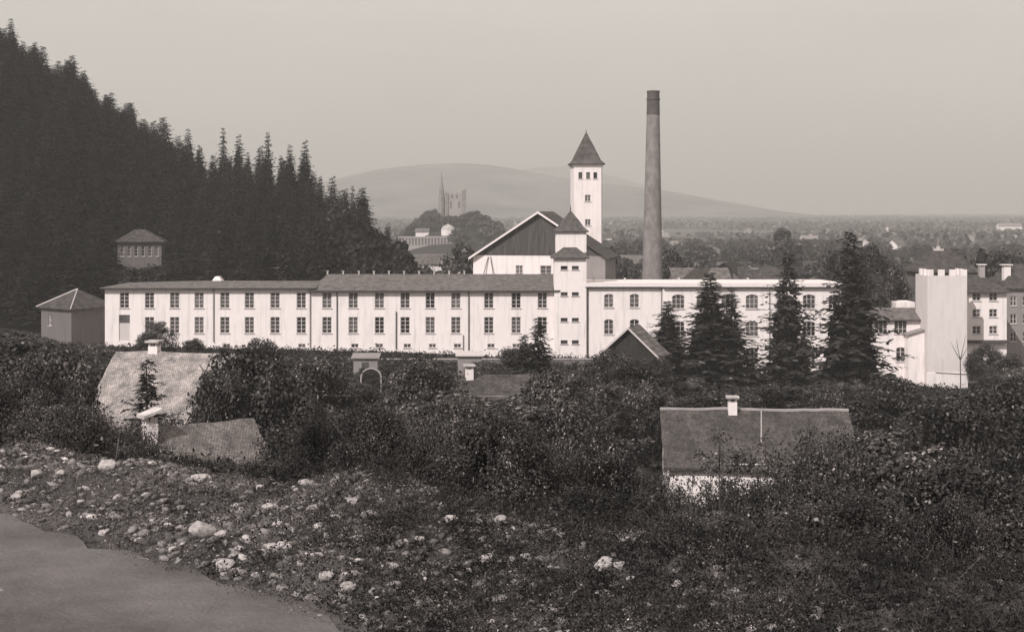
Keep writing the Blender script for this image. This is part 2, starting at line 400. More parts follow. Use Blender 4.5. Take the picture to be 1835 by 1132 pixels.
FOREST = [0]
class Kind:   # prototype meshes for one kind of tree
    def __init__(s, Ht, Rr, crown, trunk, cm, tm):
        s.H = Ht; s.R = Rr; s.cm = cm; s.tm = tm
        s.arr = crown; s.crown = quads_mesh('crown', crown); s.crown.materials.append(M[cm])
        s.trunk = trunk; s.trunk.materials.append(M[tm]) if len(trunk.materials) == 0 else None
        s.cm2 = {}
    def place(s, name, label, cat, group, loc, H, Rr=None, rz=None, mat=None):
        o = empty(name, loc, random.random()*6.28 if rz is None else rz)
        k = H/s.H; kr = (Rr/s.R) if Rr else k
        o.scale = (kr, kr, k)
        cme = s.crown
        if mat and mat != s.cm:
            if mat not in s.cm2:
                c = s.crown.copy(); c.materials.clear(); c.materials.append(M[mat]); s.cm2[mat] = c
            cme = s.cm2[mat]
        link('crown', cme, None, o); link('trunk', s.trunk, None, o)
        tag(o, label, cat, group); return o

r_ = RNG
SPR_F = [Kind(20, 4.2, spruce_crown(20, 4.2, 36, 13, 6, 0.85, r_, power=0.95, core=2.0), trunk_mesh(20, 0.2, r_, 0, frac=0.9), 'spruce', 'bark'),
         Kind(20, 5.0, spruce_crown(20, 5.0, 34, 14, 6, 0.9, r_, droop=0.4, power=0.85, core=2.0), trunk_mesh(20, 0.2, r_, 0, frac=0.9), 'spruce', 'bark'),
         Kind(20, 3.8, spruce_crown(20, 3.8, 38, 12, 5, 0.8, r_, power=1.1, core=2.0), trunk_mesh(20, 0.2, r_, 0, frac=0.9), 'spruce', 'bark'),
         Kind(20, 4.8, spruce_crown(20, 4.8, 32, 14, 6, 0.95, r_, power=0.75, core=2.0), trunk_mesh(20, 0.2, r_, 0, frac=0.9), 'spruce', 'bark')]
SPR_H = [Kind(14, 3.0, spruce_crown(14, 3.0, 30, 14, 12, 0.66, r_, droop=0.3, core=1.3), trunk_mesh(14, 0.16, r_, 0, frac=0.93), 'spruce_near', 'bark'),
         Kind(14, 3.0, spruce_crown(14, 3.0, 24, 13, 12, 0.66, r_, droop=0.42, power=0.5, core=1.3), trunk_mesh(14, 0.16, r_, 0, frac=0.93), 'spruce_near', 'bark'),
         Kind(14, 3.4, spruce_crown(14, 3.4, 22, 12, 12, 0.66, r_, droop=0.35, power=0.75, core=1.0), trunk_mesh(14, 0.14, r_, 0, frac=0.93), 'spruce_near', 'bark')]
LF_M = [Kind(8, 3.2, leaf_crown(8, 3.2, 46, 430, 0.090, r_, z0=0.08), trunk_mesh(8, 0.16, r_, 6), 'leaf', 'bark'),
        Kind(8, 2.7, leaf_crown(8, 2.7, 40, 430, 0.085, r_, z0=0.06, lump=0.36), trunk_mesh(8, 0.14, r_, 6), 'leaf', 'bark'),
        Kind(8, 3.8, leaf_crown(8, 3.8, 54, 430, 0.101, r_, z0=0.1, lump=0.28), trunk_mesh(8, 0.2, r_, 7), 'leaf', 'bark'),
        Kind(8, 2.4, leaf_crown(8, 2.4, 36, 430, 0.080, r_, z0=0.05, top=1.5), trunk_mesh(8, 0.13, r_, 6), 'leaf', 'bark')]
LF_N = [Kind(4, 2.2, leaf_crown(4, 2.2, 62, 700, 0.032, r_, z0=0.02, lump=0.3), trunk_mesh(4, 0.06, r_, 8, spread=0.45), 'leaf', 'bark'),
        Kind(4, 1.9, leaf_crown(4, 1.9, 54, 700, 0.03, r_, z0=0.02, lump=0.34, top=1.4), trunk_mesh(4, 0.06, r_, 8, spread=0.45), 'leaf', 'bark'),
        Kind(4, 2.5, leaf_crown(4, 2.5, 70, 640, 0.034, r_, z0=0.02, lump=0.25), trunk_mesh(4, 0.06, r_, 9, spread=0.45), 'leaf', 'bark')]
LF_F = [Kind(12, 5.0, leaf_crown(12, 5.0, 34, 60, 0.5, r_, z0=0.1), trunk_mesh(12, 0.3, r_, 4), 'leaf_far', 'bark'),
        Kind(12, 4.0, leaf_crown(12, 4.0, 30, 60, 0.45, r_, z0=0.1, top=1.6), trunk_mesh(12, 0.3, r_, 4), 'leaf_far', 'bark'),
        Kind(12, 6.0, leaf_crown(12, 6.0, 40, 60, 0.55, r_, z0=0.12, lump=0.28), trunk_mesh(12, 0.3, r_, 4), 'leaf_far', 'bark')]

# --- forest on the hillside
HHY = 262.0   # hill house distance
def hz(u, Y): return float(hill_z(np.array(u, float), np.array(Y, float)))
cand = []
tries = 0
while len(cand) < 285 and tries < 30000:
    tries += 1
    u = random.uniform(-150, 655); yr = float(hill_r(u)); Y = random.uniform(232, yr+14)
    if random.random() < 0.22: Y = yr+random.uniform(-3, 5)
    X = XX(u, Y)
    if u > 590 and Y < 250: continue
    if any((X-a)**2+(Y-b)**2 < (4.9*(1 if Y < yr-12 else 0.72))**2 for a, b, _ in cand): continue
    h = random.uniform(16, 20.5)
    if 188 < u < 318 and Y < HHY+11:
        continue
    zt = hz(u, Y)+h
    pyt = HY+(CZ-zt)/Y*F
    cand.append((X, Y, h))
for X, Y, h in cand:
    u = X/Y*F+CX
    k = SPR_F[random.randrange(4) if u > 350 else random.choice((0,1,3,3))]
    wide = 1.0 if u > 350 else 1.5
    if u < 350: h *= random.uniform(0.58, 0.8)
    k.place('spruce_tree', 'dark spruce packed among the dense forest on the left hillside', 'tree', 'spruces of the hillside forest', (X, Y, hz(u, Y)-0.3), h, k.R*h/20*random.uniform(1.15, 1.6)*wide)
for u, py, lab in ((400,226,'tall spruce spire just right of the dip in the forest skyline'),(480,234,'slim spruce spire above the flat right part of the forest skyline'),(150,126,'spruce crest poking from the upper slope of the forest skyline'),(8,50,'topmost spruce at the left edge of the picture on the ridge'),(337,230,'spruce cluster top left of the dip in the forest skyline'),(547,250,'last tall spruce before the forest skyline drops to the castle'),(428,240,'shorter spruce beside the tall spire on the forest skyline'),(520,258,'rounded spruce top between two spires on the forest skyline')):
    Y = float(hill_r(u))-1; X = XX(u, Y); z = hz(u, Y)-0.3
    k = SPR_F[2] if py in (226,234) else SPR_F[0]
    h = ZZ(py, Y)-z; k.place('spruce_tree', lab, 'tree', 'spruces of the hillside forest', (X, Y, z), h, k.R*1.5)
# low clearing growth before the hill house
for i in range(12):
    u = 200+i*9.5; Y = 240+random.uniform(0, 12); X = XX(u, Y); z = hz(u, Y)
    h = max(2.5, ZZ(470+random.uniform(-2, 8), Y)-z)
    LF_F[i % 3].place('broadleaf_tree', 'low dark leafy tree filling the clearing below the small hillside house', 'tree', 'low trees below the hillside house', (X, Y, z-0.3), h, min(4.5, h*0.5), mat='spruce')
# broadleaf shoulder right of the forest
for i, (u, py, Y) in enumerate(((612,365,262),(640,375,258),(655,400,250),(672,405,262),(695,395,266),(705,420,252),(722,440,248),(738,470,246),(628,420,244),(600,400,246),(660,445,240),(690,455,240),(718,470,238),(580,430,240),(640,465,236),(748,480,252),(610,470,236),(590,380,256))):
    X = XX(u, Y); z = -1.5 if u > 780 else hz(u, Y); h = ZZ(py, Y)-z
    k = LF_F[i % 3] if u != 695 else SPR_F[0]
    k.place('broadleaf_tree' if u != 695 else 'spruce_tree', 'dark leafy tree on the low shoulder where the forest meets the valley' if u != 695 else 'pointed spruce among round trees at the foot of the forest shoulder', 'tree', 'trees on the right shoulder of the forest' if u != 695 else None, (X, Y, z-0.4), h, min(5.5, h*0.36), mat='spruce')
# dark round trees left of the hall
for i, (u, py, Y, rr) in enumerate(((828,432,300,5.5),(845,448,270,4.5),(808,452,300,4.0),(765,470,290,3.5),(782,478,270,3.5),(745,488,280,3.5),(862,452,330,5))):
    z = -4; h = ZZ(py, Y)-z
    LF_F[i % 3].place('broadleaf_tree', ['largest round dark tree standing left of the gabled hall','dark tree tucked against the left corner of the gabled hall','dark tree left of the largest round tree below the castle','small tree under the castle terrace beside a white house','low tree just above the middle wing roof below the castle','low tree at the foot of the forest shoulder under the castle','dark tree behind the left verge of the gabled hall'][i], 'tree', None, (XX(u,Y), Y, z), h, rr, mat='leaf_far' if i > 3 else 'leaf')

# castle trees
rc = random.Random(5); ct = 0
for i in range(600):
    if ct >= 32: break
    u = rc.uniform(705, 905); Y = rc.uniform(865 if u < 815 else 800, 915); X = XX(u, Y); z = float(knob(np.array(X), np.array(Y)))
    h = rc.uniform(12, 19); top = HY+(CZ-z-h)/Y*F
    lim = np.interp(u, [690,720,740,770,788,835,860,890,910], [445,425,398,374,384,384,378,392,430])
    if top < lim: h -= (lim-top)*Y/F
    if h < 4: continue
    if 788 < u < 815 and Y < 880: continue
    if 712 < u < 815 and Y < 850: 
        h2 = ZZ(441, Y)-z
        if h2 < 3: continue
        h = min(h, h2)
    ct += 1
    LF_F[ct % 3].place('broadleaf_tree', 'hazy leafy tree clothing the knoll under the castle', 'tree', 'trees on the castle knoll', (X, Y, z-0.5), h, h*0.55)

# ------------------------------------------------------------------ building pieces
WIN = {}
def window_at(parent, x, z, w, h, y=0.0, arch=False, nx=2, nz=4, fr='frame', depth=0.14, sill=True, rz=0.0):
    key = (round(w,2), round(h,2), arch, nx, nz, fr, sill)
    if key not in WIN:
        f = MB(); t = 0.085; a = w*0.16 if arch else 0
        f.box(-w/2, -w/2+t, -0.04, 0.04, 0, h-a); f.box(w/2-t, w/2, -0.04, 0.04, 0, h-a)
        f.box(-w/2+t, w/2-t, -0.04, 0.04, 0, t)
        if not arch: f.box(-w/2+t, w/2-t, -0.04, 0.04, h-t, h)
        else:
            n = 6; pts = []
            for k in range(n+1):
                s = -1+2*k/n; pts.append((s*w/2, h-a*s*s))
            for k in range(n):
                (xa, za), (xb, zb) = pts[k], pts[k+1]
                f.hexa([(xa,-0.04,za-t),(xb,-0.04,zb-t),(xb,0.04,zb-t),(xa,0.04,za-t)], [(xa,-0.04,za),(xb,-0.04,zb),(xb,0.04,zb),(xa,0.04,za)])
        for k in range(1, nx):
            xc = -w/2+w*k/nx; q = 0.05 if nx == 2 else 0.035
            f.box(xc-q, xc+q, -0.035, 0.035, t, h-t-(a*((2*k/nx-1)**2)))
        for k in range(1, nz):
            zc = h*k/nz; f.box(-w/2+t, w/2-t, -0.028, 0.028, zc-0.028, zc+0.028)
        g = MB(); g.box(-w/2+0.01, w/2-0.01, 0.05, 0.07, 0.01, h-0.01 if not arch else h-a*0.8)
        s = MB(); s.box(-w/2-0.1, w/2+0.1, -0.24, -0.05, -0.1, 0.0)
        WIN[key] = (f.mesh('window'), g.mesh('pane'), s.mesh('sill'))
        WIN[key][0].materials.append(M[fr]); WIN[key][1].materials.append(M['glass']); WIN[key][2].materials.append(M['sill'])
    a, b, c = WIN[key]
    o = link('window', a, None, parent, (x, y+depth, z)); o.rotation_euler = (0, 0, rz)
    link('pane', b, None, o)
    if sill: link('sill', c, None, o)
    return o
def facade(mb, x0, x1, z0, z1, ops, y=0.0, rec=0.2):
    """front wall at plane y facing -y with openings (xc, zbottom, w, h, arch)"""
    cx = sorted(set([x0, x1]+[o[0]-o[2]/2 for o in ops]+[o[0]+o[2]/2 for o in ops])); cz = sorted(set([z0, z1]+[o[1] for o in ops]+[o[1]+o[3] for o in ops]))
    for i in range(len(cx)-1):
        for j in range(len(cz)-1):
            mx, mz = (cx[i]+cx[i+1])/2, (cz[j]+cz[j+1])/2
            if any(abs(mx-o[0]) < o[2]/2 and o[1] < mz < o[1]+o[3] for o in ops): continue
            mb.poly((cx[i],y,cz[j]), (cx[i+1],y,cz[j]), (cx[i+1],y,cz[j+1]), (cx[i],y,cz[j+1]))
    for (xc, zb, w, h, ar) in ops:
        l, r, t = xc-w/2, xc+w/2, zb+h
        mb.poly((l,y,zb),(l,y,t),(l,y+rec,t),(l,y+rec,zb)); mb.poly((r,y,zb),(r,y+rec,zb),(r,y+rec,t),(r,y,t))
        mb.poly((l,y,zb),(l,y+rec,zb),(r,y+rec,zb),(r,y,zb)); mb.poly((l,y,t),(r,y,t),(r,y+rec,t),(l,y+rec,t))
        if ar:
            a = w*0.16; n = 6
            for s in (-1, 1):
                prev = (s, a)
                for k in range(1, 4):
                    q = s*(1-k/3.0); 
                    xa, xb = xc+prev[0]*w/2, xc+q*w/2
                    mb.poly((xa,y,t-a*prev[0]**2),(xb,y,t-a*q*q),(xb,y,t),(xa,y,t))
                    prev = (q, a)
def shell(mb, x0, x1, y0, y1, z0, z1, top=True):
    mb.poly((x0,y1,z0),(x0,y0,z0),(x0,y0,z1),(x0,y1,z1)); mb.poly((x1,y0,z0),(x1,y1,z0),(x1,y1,z1),(x1,y0,z1))
    mb.poly((x1,y1,z0),(x0,y1,z0),(x0,y1,z1),(x1,y1,z1))
    if top: mb.poly((x0,y0,z1),(x1,y0,z1),(x1,y1,z1),(x0,y1,z1))
def hip_roof(mb, x0, x1, y0, y1, z, rise, il, ir, o=0.5, t=0.16):
    """ridge along x; il, ir = ridge inset at left and right (0 = gable)"""
    xa, xb, ya, yb = x0-o, x1+o, y0-o, y1+o; ym = (y0+y1)/2
    e = [(xa,ya,z),(xb,ya,z),(xb,yb,z),(xa,yb,z)]; lo = [(p[0],p[1],p[2]-t) for p in e]
    r0 = (xa+il, ym, z+rise); r1 = (xb-ir, ym, z+rise)
    mb.poly(e[0], e[1], r1, r0); mb.poly(e[2], e[3], r0, r1)
    mb.poly(e[1], e[2], r1); mb.poly(e[3], e[0], r0)
    for i in range(4):
        j = (i+1) % 4; mb.poly(lo[i], lo[j], e[j], e[i])
    mb.poly(*reversed(lo))
def gable_roof(mb, x0, x1, y0, y1, z, rise, o=0.4, t=0.16):
    ym = (y0+y1)/2; sl = rise/(ym-y0); xa, xb = x0-o, x1+o
    for (ye, s) in ((y0-o, 1), (y1+o, -1)):
        ze = z-o*sl
        a = [(xa,ye,ze-t),(xb,ye,ze-t),(xb,ym,z+rise-t),(xa,ym,z+rise-t)]
        mb.hexa(a, [(p[0],p[1],p[2]+t) for p in a])
def gable_ends(mb, x0, x1, y0, y1, z, rise):
    ym = (y0+y1)/2
    mb.poly((x0,y1,z),(x0,y0,z),(x0,ym,z+rise-0.05)); mb.poly((x1,y0,z),(x1,y1,z),(x1,ym,z+rise-0.05))
def chimney_stack(parent, x, y, z0, z1, w=0.6, m='trim', cap='pale_stone', slant=0, d=None):
    d = d or w; c = MB(); c.box(x-w/2, x+w/2, y-d/2, y+d/2, z0, z1)
    o = c.build('chimney', M[m], parent)
    k = MB()
    for sx in (-1, 1):
        for sy in (-1, 1): k.box(x+sx*(w/2-0.08)-0.06, x+sx*(w/2-0.08)+0.06, y+sy*(d/2-0.08)-0.06, y+sy*(d/2-0.08)+0.06, z1, z1+0.25)
    a = [(x-w*0.75,y-d*0.75,z1+0.25),(x+w*0.75,y-d*0.75,z1+0.25+slant),(x+w*0.75,y+d*0.75,z1+0.25+slant),(x-w*0.75,y+d*0.75,z1+0.25)]
    k.hexa(a, [(p[0],p[1],p[2]+0.12) for p in a])
    k.build('cap', M[cap], o); return o
def drain(parent, x, z0, z1, y=-0.12, r=0.07, m='pipe'):
    mb = MB(); mb.tube([(x,y,z0),(x,y,z1)], [r,r], 6); return mb.build('drainpipe', M[m], parent)
def gutter(parent, x0, x1, y, z, m='dark'):
    mb = MB(); mb.tube([(x0,y,z),(x1,y,z)], [0.1,0.1], 6); return mb.build('gutter', M[m], parent)

# ------------------------------------------------------------------ factory
FY = 195.0
def wx(px, Y=FY): return XX(px, Y)
def wz(py, Y=FY): return ZZ(py, Y)

def long_wing(name, label, pxl, pxr, wins, eave, ridge_py, depth, il, ir, base_z, basement, pipes, door=None, roofm='tile_mid', vents=None, skipbot=()):
    x0, x1 = wx(pxl), wx(pxr); root = empty(name, (x0, FY, base_z)); tag(root, label, 'building')
    w = x1-x0; H = wz(eave)-base_z; ops = []
    t0, t1 = wz(552)-base_z, wz(524)-base_z; b0, b1 = wz(597)-base_z, wz(568)-base_z
    for p in wins:
        ops.append((wx(p)-x0, t0, 1.3, t1-t0, False))
        if p != door and p not in skipbot: ops.append((wx(p)-x0, b0, 1.3, b1-b0, False))
    for p in basement: ops.append((wx(p)-x0, wz(623)-base_z, 1.0, 0.55, False))
    if door: ops.append((wx(door)-x0, 0.3+wz(615)-base_z, 1.5, wz(568)-wz(615), False))
    mb = MB(); facade(mb, 0, w, -4, H, ops); shell(mb, 0, w, 0, depth, -4, H)
    mb.build('wall', M['white'], root)
    for o in ops:
        if o[3] < 0.7: window_at(root, o[0], o[1], o[2], o[3], nx=2, nz=1)
        elif o[2] > 1.4:
            d = MB(); d.box(-0.75, 0.75, 0, 0.06, 0, 2.5); dd = d.build('door', M['frame'], root, (o[0], 0.12, o[1]))
            k = MB(); k.box(-0.75, 0.75, 0, 0.06, 2.56, o[3]); k.build('transom', M['glass'], dd)
        else: window_at(root, o[0], o[1], o[2], o[3])
    rr = MB(); rise = ZZ(ridge_py, FY+depth/2)-wz(eave)
    hip_roof(rr, 0, w, 0, depth, H, rise, il, ir, o=0.55, t=0.2); rf = rr.build('roof', M[roofm], root)
    if vents:
        for k, p in enumerate(vents):
            v = MB(); xv = XX(p, FY+depth/2)-x0; v.box(xv-0.1, xv+0.1, depth/2-0.1, depth/2+0.1, H+rise-0.05, H+rise+0.38); v.box(xv-0.18, xv+0.18, depth/2-0.18, depth/2+0.18, H+rise+0.382, H+rise+0.46); v.build('roof_vent', M['sill'], rf)
    gutter(root, -0.5, w+0.3, -0.66, H-0.1)
    for p, a, b in pipes: drain(root, wx(p)-x0, wz(b)-base_z, wz(a)-base_z, m='dark' if p in (840,604,710) else 'pipe', r=0.08)
    return root, H, rise, w
lw, H1, rise1, w1 = long_wing('factory_wing', 'long white two-storey factory wing at far left under a low grey roof', 188, 560, [223,268,313,357,403,447,493,540], 515, 503, 13, 12, 0.0, 2.0, [406,541], [(383,518,612),(556,518,622)], door=223)
v = MB(); v.hexa([(13.2,7,H1+rise1-0.2),(14.8,7,H1+rise1-0.2),(14.8,9,H1+rise1-0.2),(13.2,9,H1+rise1-0.2)], [(13.7,7.4,H1+rise1+0.55),(14.3,7.4,H1+rise1+0.55),(14.3,8.6,H1+rise1+0.55),(13.7,8.6,H1+rise1+0.55)]); v.build('roof_hatch', M['trim'], lw)
long_wing('factory_wing', 'middle white factory wing with higher vented grey roof, left of the stair turret', 560, 997, [586,633,680,726,771,817,876,925,972], 519.5, 491, 17, 1.6, 0.0, 0.5, [636,680,730,775,820,880,925], [(604,520,625),(710,558,625),(840,520,628),(830,600,628)], vents=[587,615,643,670,697,724,751,778,805,832])

# stair turret
TY = 194.5
root = empty('stair_turret', (XX(1022,TY), TY, 0)); tag(root, 'narrow white stair turret with two stacked pointed roofs and paired slit windows', 'tower')
hw = 28.7/F*TY; Hl = ZZ(461, TY); ops = []
for py in (480, 527, 573, 613):
    for p in (1011, 1031): ops.append(((p-1022)/F*TY, ZZ(py+3, TY), 0.95, 0.5, False))
mb = MB(); facade(mb, -hw, hw, -3, Hl, ops); shell(mb, -hw, hw, 0, 4.4, -3, Hl); mb.build('wall', M['white'], root)
for o in ops: window_at(root, o[0], o[1], o[2], o[3], nx=1, nz=1, fr='dark')
rr = MB(); hip_roof(rr, -hw, hw, 0, 4.4, Hl, ZZ(434,TY+2.2)-Hl, hw+0.45, hw+0.45, o=0.45, t=0.18); rr.build('roof', M['tile_tower'], root)
u0, u1 = XX(996,TY+2.6)-XX(1022,TY), XX(1050,TY+2.6)-XX(1022,TY); Hu = ZZ(414, TY+2.6); um = (u0+u1)/2; uw = u1-u0
mb = MB(); mb.box(u0, u1, 1.3, 1.3+uw, Hl+0.6, Hu); mb.build('upper_wall', M['white'], root)
rr = MB(); yc = 1.3+uw/2; apz = ZZ(378, TY+yc)
def bell(mb, xc, yc, prof):
    prev = None
    for (r, z) in prof:
        ring = [(xc-r,yc-r,z),(xc+r,yc-r,z),(xc+r,yc+r,z),(xc-r,yc+r,z)]
        if prev:
            for i in range(4):
                j = (i+1) % 4; mb.poly(prev[i], prev[j], ring[j], ring[i])
        else: mb.poly(*reversed(ring))
        prev = ring
    mb.poly(*prev)
bell(rr, um, yc, [(uw/2+0.32,Hu-0.15),(uw/2+0.34,Hu),(uw/2*0.84,Hu+0.6),(uw/2*0.46,Hu+1.7),(0.06,apz)])
rf = rr.build('upper_roof', M['tile_tower'], root)
fn = MB(); fn.tube([(um,yc,apz-0.1),(um,yc,apz+0.35),(um,yc,apz+0.5),(um,yc,apz+1.0)], [0.07,0.09,0.04,0.02], 6); fn.build('finial', M['dark'], rf)

# gabled hall behind
GY = 214.0
root = empty('gabled_hall', (XX(848,GY), GY, 0), R(-11)); tag(root, 'big hall with dark boarded gable, white verges and white lower wall behind the middle wing', 'building')
gw = (1086-848)/F*GY*1.0; gd = 13; He = ZZ(457, GY); Ha = ZZ(379, GY)
ops = [((932-848)/F*GY, ZZ(495,GY), 1.1, 1.7, False), ((980-848)/F*GY, ZZ(495,GY), 1.7, 1.7, False)]
mb = MB(); facade(mb, 0, gw*0.86, -3, He, ops)
mb.poly((0,gd,-3),(0,0,-3),(0,0,He),(0,gd,He)); mb.poly((gw,gd,-3),(0,gd,-3),(0,gd,He),(gw,gd,He)); mb.poly((0,gd,He),(gw,gd,He),(gw/2,gd,Ha-0.3)); mb.build('wall', M['white'], root)
for o in ops: window_at(root, o[0], o[1], o[2], o[3], nx=2, nz=3)
mb = MB(); facade(mb, gw*0.86, gw, -3, He, []); mb.poly((gw,0,-3),(gw,gd,-3),(gw,gd,He),(gw,0,He)); mb.build('side_wall', M['grey_plaster'], root)['label'] = 'grey right end of the hall with shade put into its colour'  # grey plaster stands for shade on this end of the wall
mb = MB(); mb.hexa([(0,-0.05,He),(gw,-0.05,He),(gw/2,-0.05,Ha-0.25)], [(0,0.15,He),(gw,0.15,He),(gw/2,0.15,Ha-0.25)])
for k in range(1, 22):
    xk = gw*k/22; zt = He+(Ha-0.35-He)*(1-abs(xk/gw*2-1)); mb.box(xk-0.04, xk+0.04, -0.1, -0.053, He+0.02, zt)
mb.build('gable', M['board'], root)
rf = MB(); o = 0.6; t = 0.22; sl = (Ha-He)/(gw/2)
for s in (0, 1):
    xe = -o if s == 0 else gw+o; ze = He-o*sl
    a = [(xe,-0.7,ze),(gw/2,-0.7,Ha),(gw/2,gd+0.5,Ha),(xe,gd+0.5,ze)]
    rf.hexa([(p[0],p[1],p[2]-t) for p in a], a)
rf.build('roof', M['tile_dark'], root)
for s in (0, 1):
    xe = -o if s == 0 else gw+o; ze = He-o*sl; q = MB()
    if s == 1: xe, ze = gw/2+(xe-gw/2)*0.42, Ha-(Ha-ze)*0.42
    a = [(xe,-0.78,ze-0.3),(gw/2,-0.78,Ha-0.3),(gw/2,-0.703,Ha-0.3),(xe,-0.703,ze-0.3)]
    q.hexa(a, [(p[0],p[1],p[2]+0.33) for p in a]); q.build('verge_board', M['trim'], root)
for k, (a, b) in enumerate((((868,492),(876,460)),((886,492),(880,460)))):
    q = MB(); q.tube([((a[0]-848)/F*GY, -0.5, ZZ(a[1],GY)), ((b[0]-848)/F*GY, -0.1, ZZ(b[1],GY))], [0.06,0.06], 5); q.build('brace', M['dark'], root)
# small lean roof at left foot of hall
# water tower
WY = 226.0
root = empty('water_tower', (XX(1054,WY), WY, 0), R(5)); tag(root, 'tall square white tower with a steep dark pyramid roof beside the brick chimney', 'tower')
hw = 25.5/F*WY; Ht = ZZ(294, WY); ops = []
for p in (1040,1054,1067): ops.append(((p-1054)/F*WY, ZZ(320,WY), 0.62, 1.0, False))
ops.append((-0.05, ZZ(361,WY), 0.95, 1.05, False)); ops.append((-0.05, ZZ(404,WY), 0.9, 1.0, False))
mb = MB(); facade(mb, -hw, hw, -5, Ht, ops); shell(mb, -hw, hw, 0, hw*2, -5, Ht); mb.build('wall', M['white'], root)
for o in ops: window_at(root, o[0], o[1], o[2], o[3], nx=1 if o[2] < 0.7 else 2, nz=1, fr='frame' if o[2] > 0.7 else 'dark')
rr = MB(); bell(rr, 0, hw, [(hw+0.4,Ht-0.12),(hw+0.42,Ht+0.05),(hw*0.93,Ht+0.6),(hw*0.48,Ht+2.95),(0.08,ZZ(238,WY+hw))]); rf = rr.build('roof', M['tile_tower'], root)
fn = MB(); ap = ZZ(238, WY+hw); fn.tube([(0,hw,ap-0.1),(0,hw,ap+0.25),(0,hw,ap+0.5)], [0.09,0.07,0.02], 6); fn.build('finial', M['dark'], rf)
cn = MB(); cn.box(-hw-0.12, hw+0.12, -0.12, hw*2+0.12, Ht-0.4, Ht-0.13); cn.build('cornice', M['trim'], root)
drain(root, hw-0.1, 2, Ht-0.5)

# brick chimney
CY2 = 232.0
root = empty('factory_chimney', (XX(1169,CY2), CY2, 0)); tag(root, 'tall round brick factory chimney tapering upward with a sooty dark top', 'chimney')
zt = ZZ(163, CY2); zb = -5; r0, r1 = 18.5/F*CY2, 10.6/F*CY2; zr = ZZ(505, CY2)
def cr_(z): return r0+(r1-r0)*(z-zr)/(zt-zr)
zs = list(np.linspace(zb, ZZ(206,CY2), 30)); mb = MB(); mb.tube([(0.005*(z-zr),0,z) for z in zs], [cr_(z) for z in zs], 40, cap=False); mb.build('shaft', M['brick'], root, smooth=True)
z6 = ZZ(206,CY2); zs = list(np.linspace(z6, zt, 8)); mb = MB(); mb.tube([(0.005*(z-zr),0,z) for z in zs]+[(0.005*(zt-zr),0,zt),(0.005*(zt-zr),0,zt-1.5)], [cr_(z)+0.03 for z in zs]+[cr_(zt)-0.3,cr_(zt)-0.32], 40, cap=False); mb.build('sooty_top', M['brick_dark'], root, smooth=True)
for z in (zt-0.15, zt-1.4):
    mb = MB(); mb.tube([(0.005*(z-zr),0,z-0.12),(0.005*(z-zr),0,z+0.12)], [cr_(z)+0.12]*2, 40); mb.build('band', M['brick_dark'], root)

# right flat wing
x0 = wx(1050); x1 = wx(1506); xs_ = wx(1187); bz = -3.0
root = empty('factory_wing', (x0, FY, bz)); tag(root, 'right white factory wing with flat white roof edge and arched windows behind the spruces', 'building')
ops = []; H = wz(515)-bz
for p in (1091, 1137):
    ops.append((wx(p)-x0, wz(551)-bz, 1.3, 1.9, True)); ops.append((wx(p)-x0, wz(599)-bz, 1.3, 2.1, True))
RW = [1215,1259,1303,1347,1403,1449,1495]
for p in RW:
    ops.append((wx(p)-x0, wz(553)-bz, 1.75, 2.0, True)); ops.append((wx(p)-x0, wz(602)-bz, 1.75, 2.1, True)); ops.append((wx(p)-x0, wz(650)-bz, 1.75, 2.2, True))
mb = MB(); w = x1-x0; xm = xs_-x0
facade(mb, 0, xm, -3, H, [o for o in ops if o[0] < xm]); 
facade(mb, xm, w, -3, H, [o for o in ops if o[0] > xm], y=-0.35); mb.poly((xm,0,-3),(xm,-0.35,-3),(xm,-0.35,H),(xm,0,H)); mb.poly((w,-0.35,-3),(w,0,-3),(w,0,H),(w,-0.35,H))
shell(mb, 0, w, 0, 14, -3, H); mb.build('wall', M['white'], root)
for o in ops:
    window_at(root, o[0], o[1], o[2], o[3], y=0 if o[0] < xm else -0.35, arch=True, nx=2 if o[2] < 1.5 else 3, nz=3)
mb = MB(); mb.box(-0.1, xm, -0.55, 14.4, H, H+0.12); mb.box(xm+0.003, w+0.4, -0.9, 14.4, H, H+0.12); mb.build('eaves_shade_line', M['board'], root)  # dark slab stands for the shadow line under the roof overhang
mb = MB(); mb.hexa([(-0.1,-0.6,H+0.125),(w+0.45,-0.95,H+0.125),(w+0.45,14.5,H+0.125),(-0.1,14.5,H+0.125)], [(-0.1,-0.6,H+0.66),(w+0.45,-0.95,H+0.66),(w+0.45,14.5,H+0.4),(-0.1,14.5,H+0.4)]); mb.build('roof', M['trim'], root)
drain(root, xm-0.15, 0, H-0.1); drain(root, wx(1378)-x0, 0, H-0.1, y=-0.47); drain(root, 0.25, 0.5, H-0.1, m='dark')
for p in (1072,1130,1232,1290,1362):
    q = MB(); xv = wx(p)-x0; q.box(xv-0.12, xv+0.12, 10, 10.3, H+0.3, H+0.85); q.build('roof_vent', M['sill'], root)

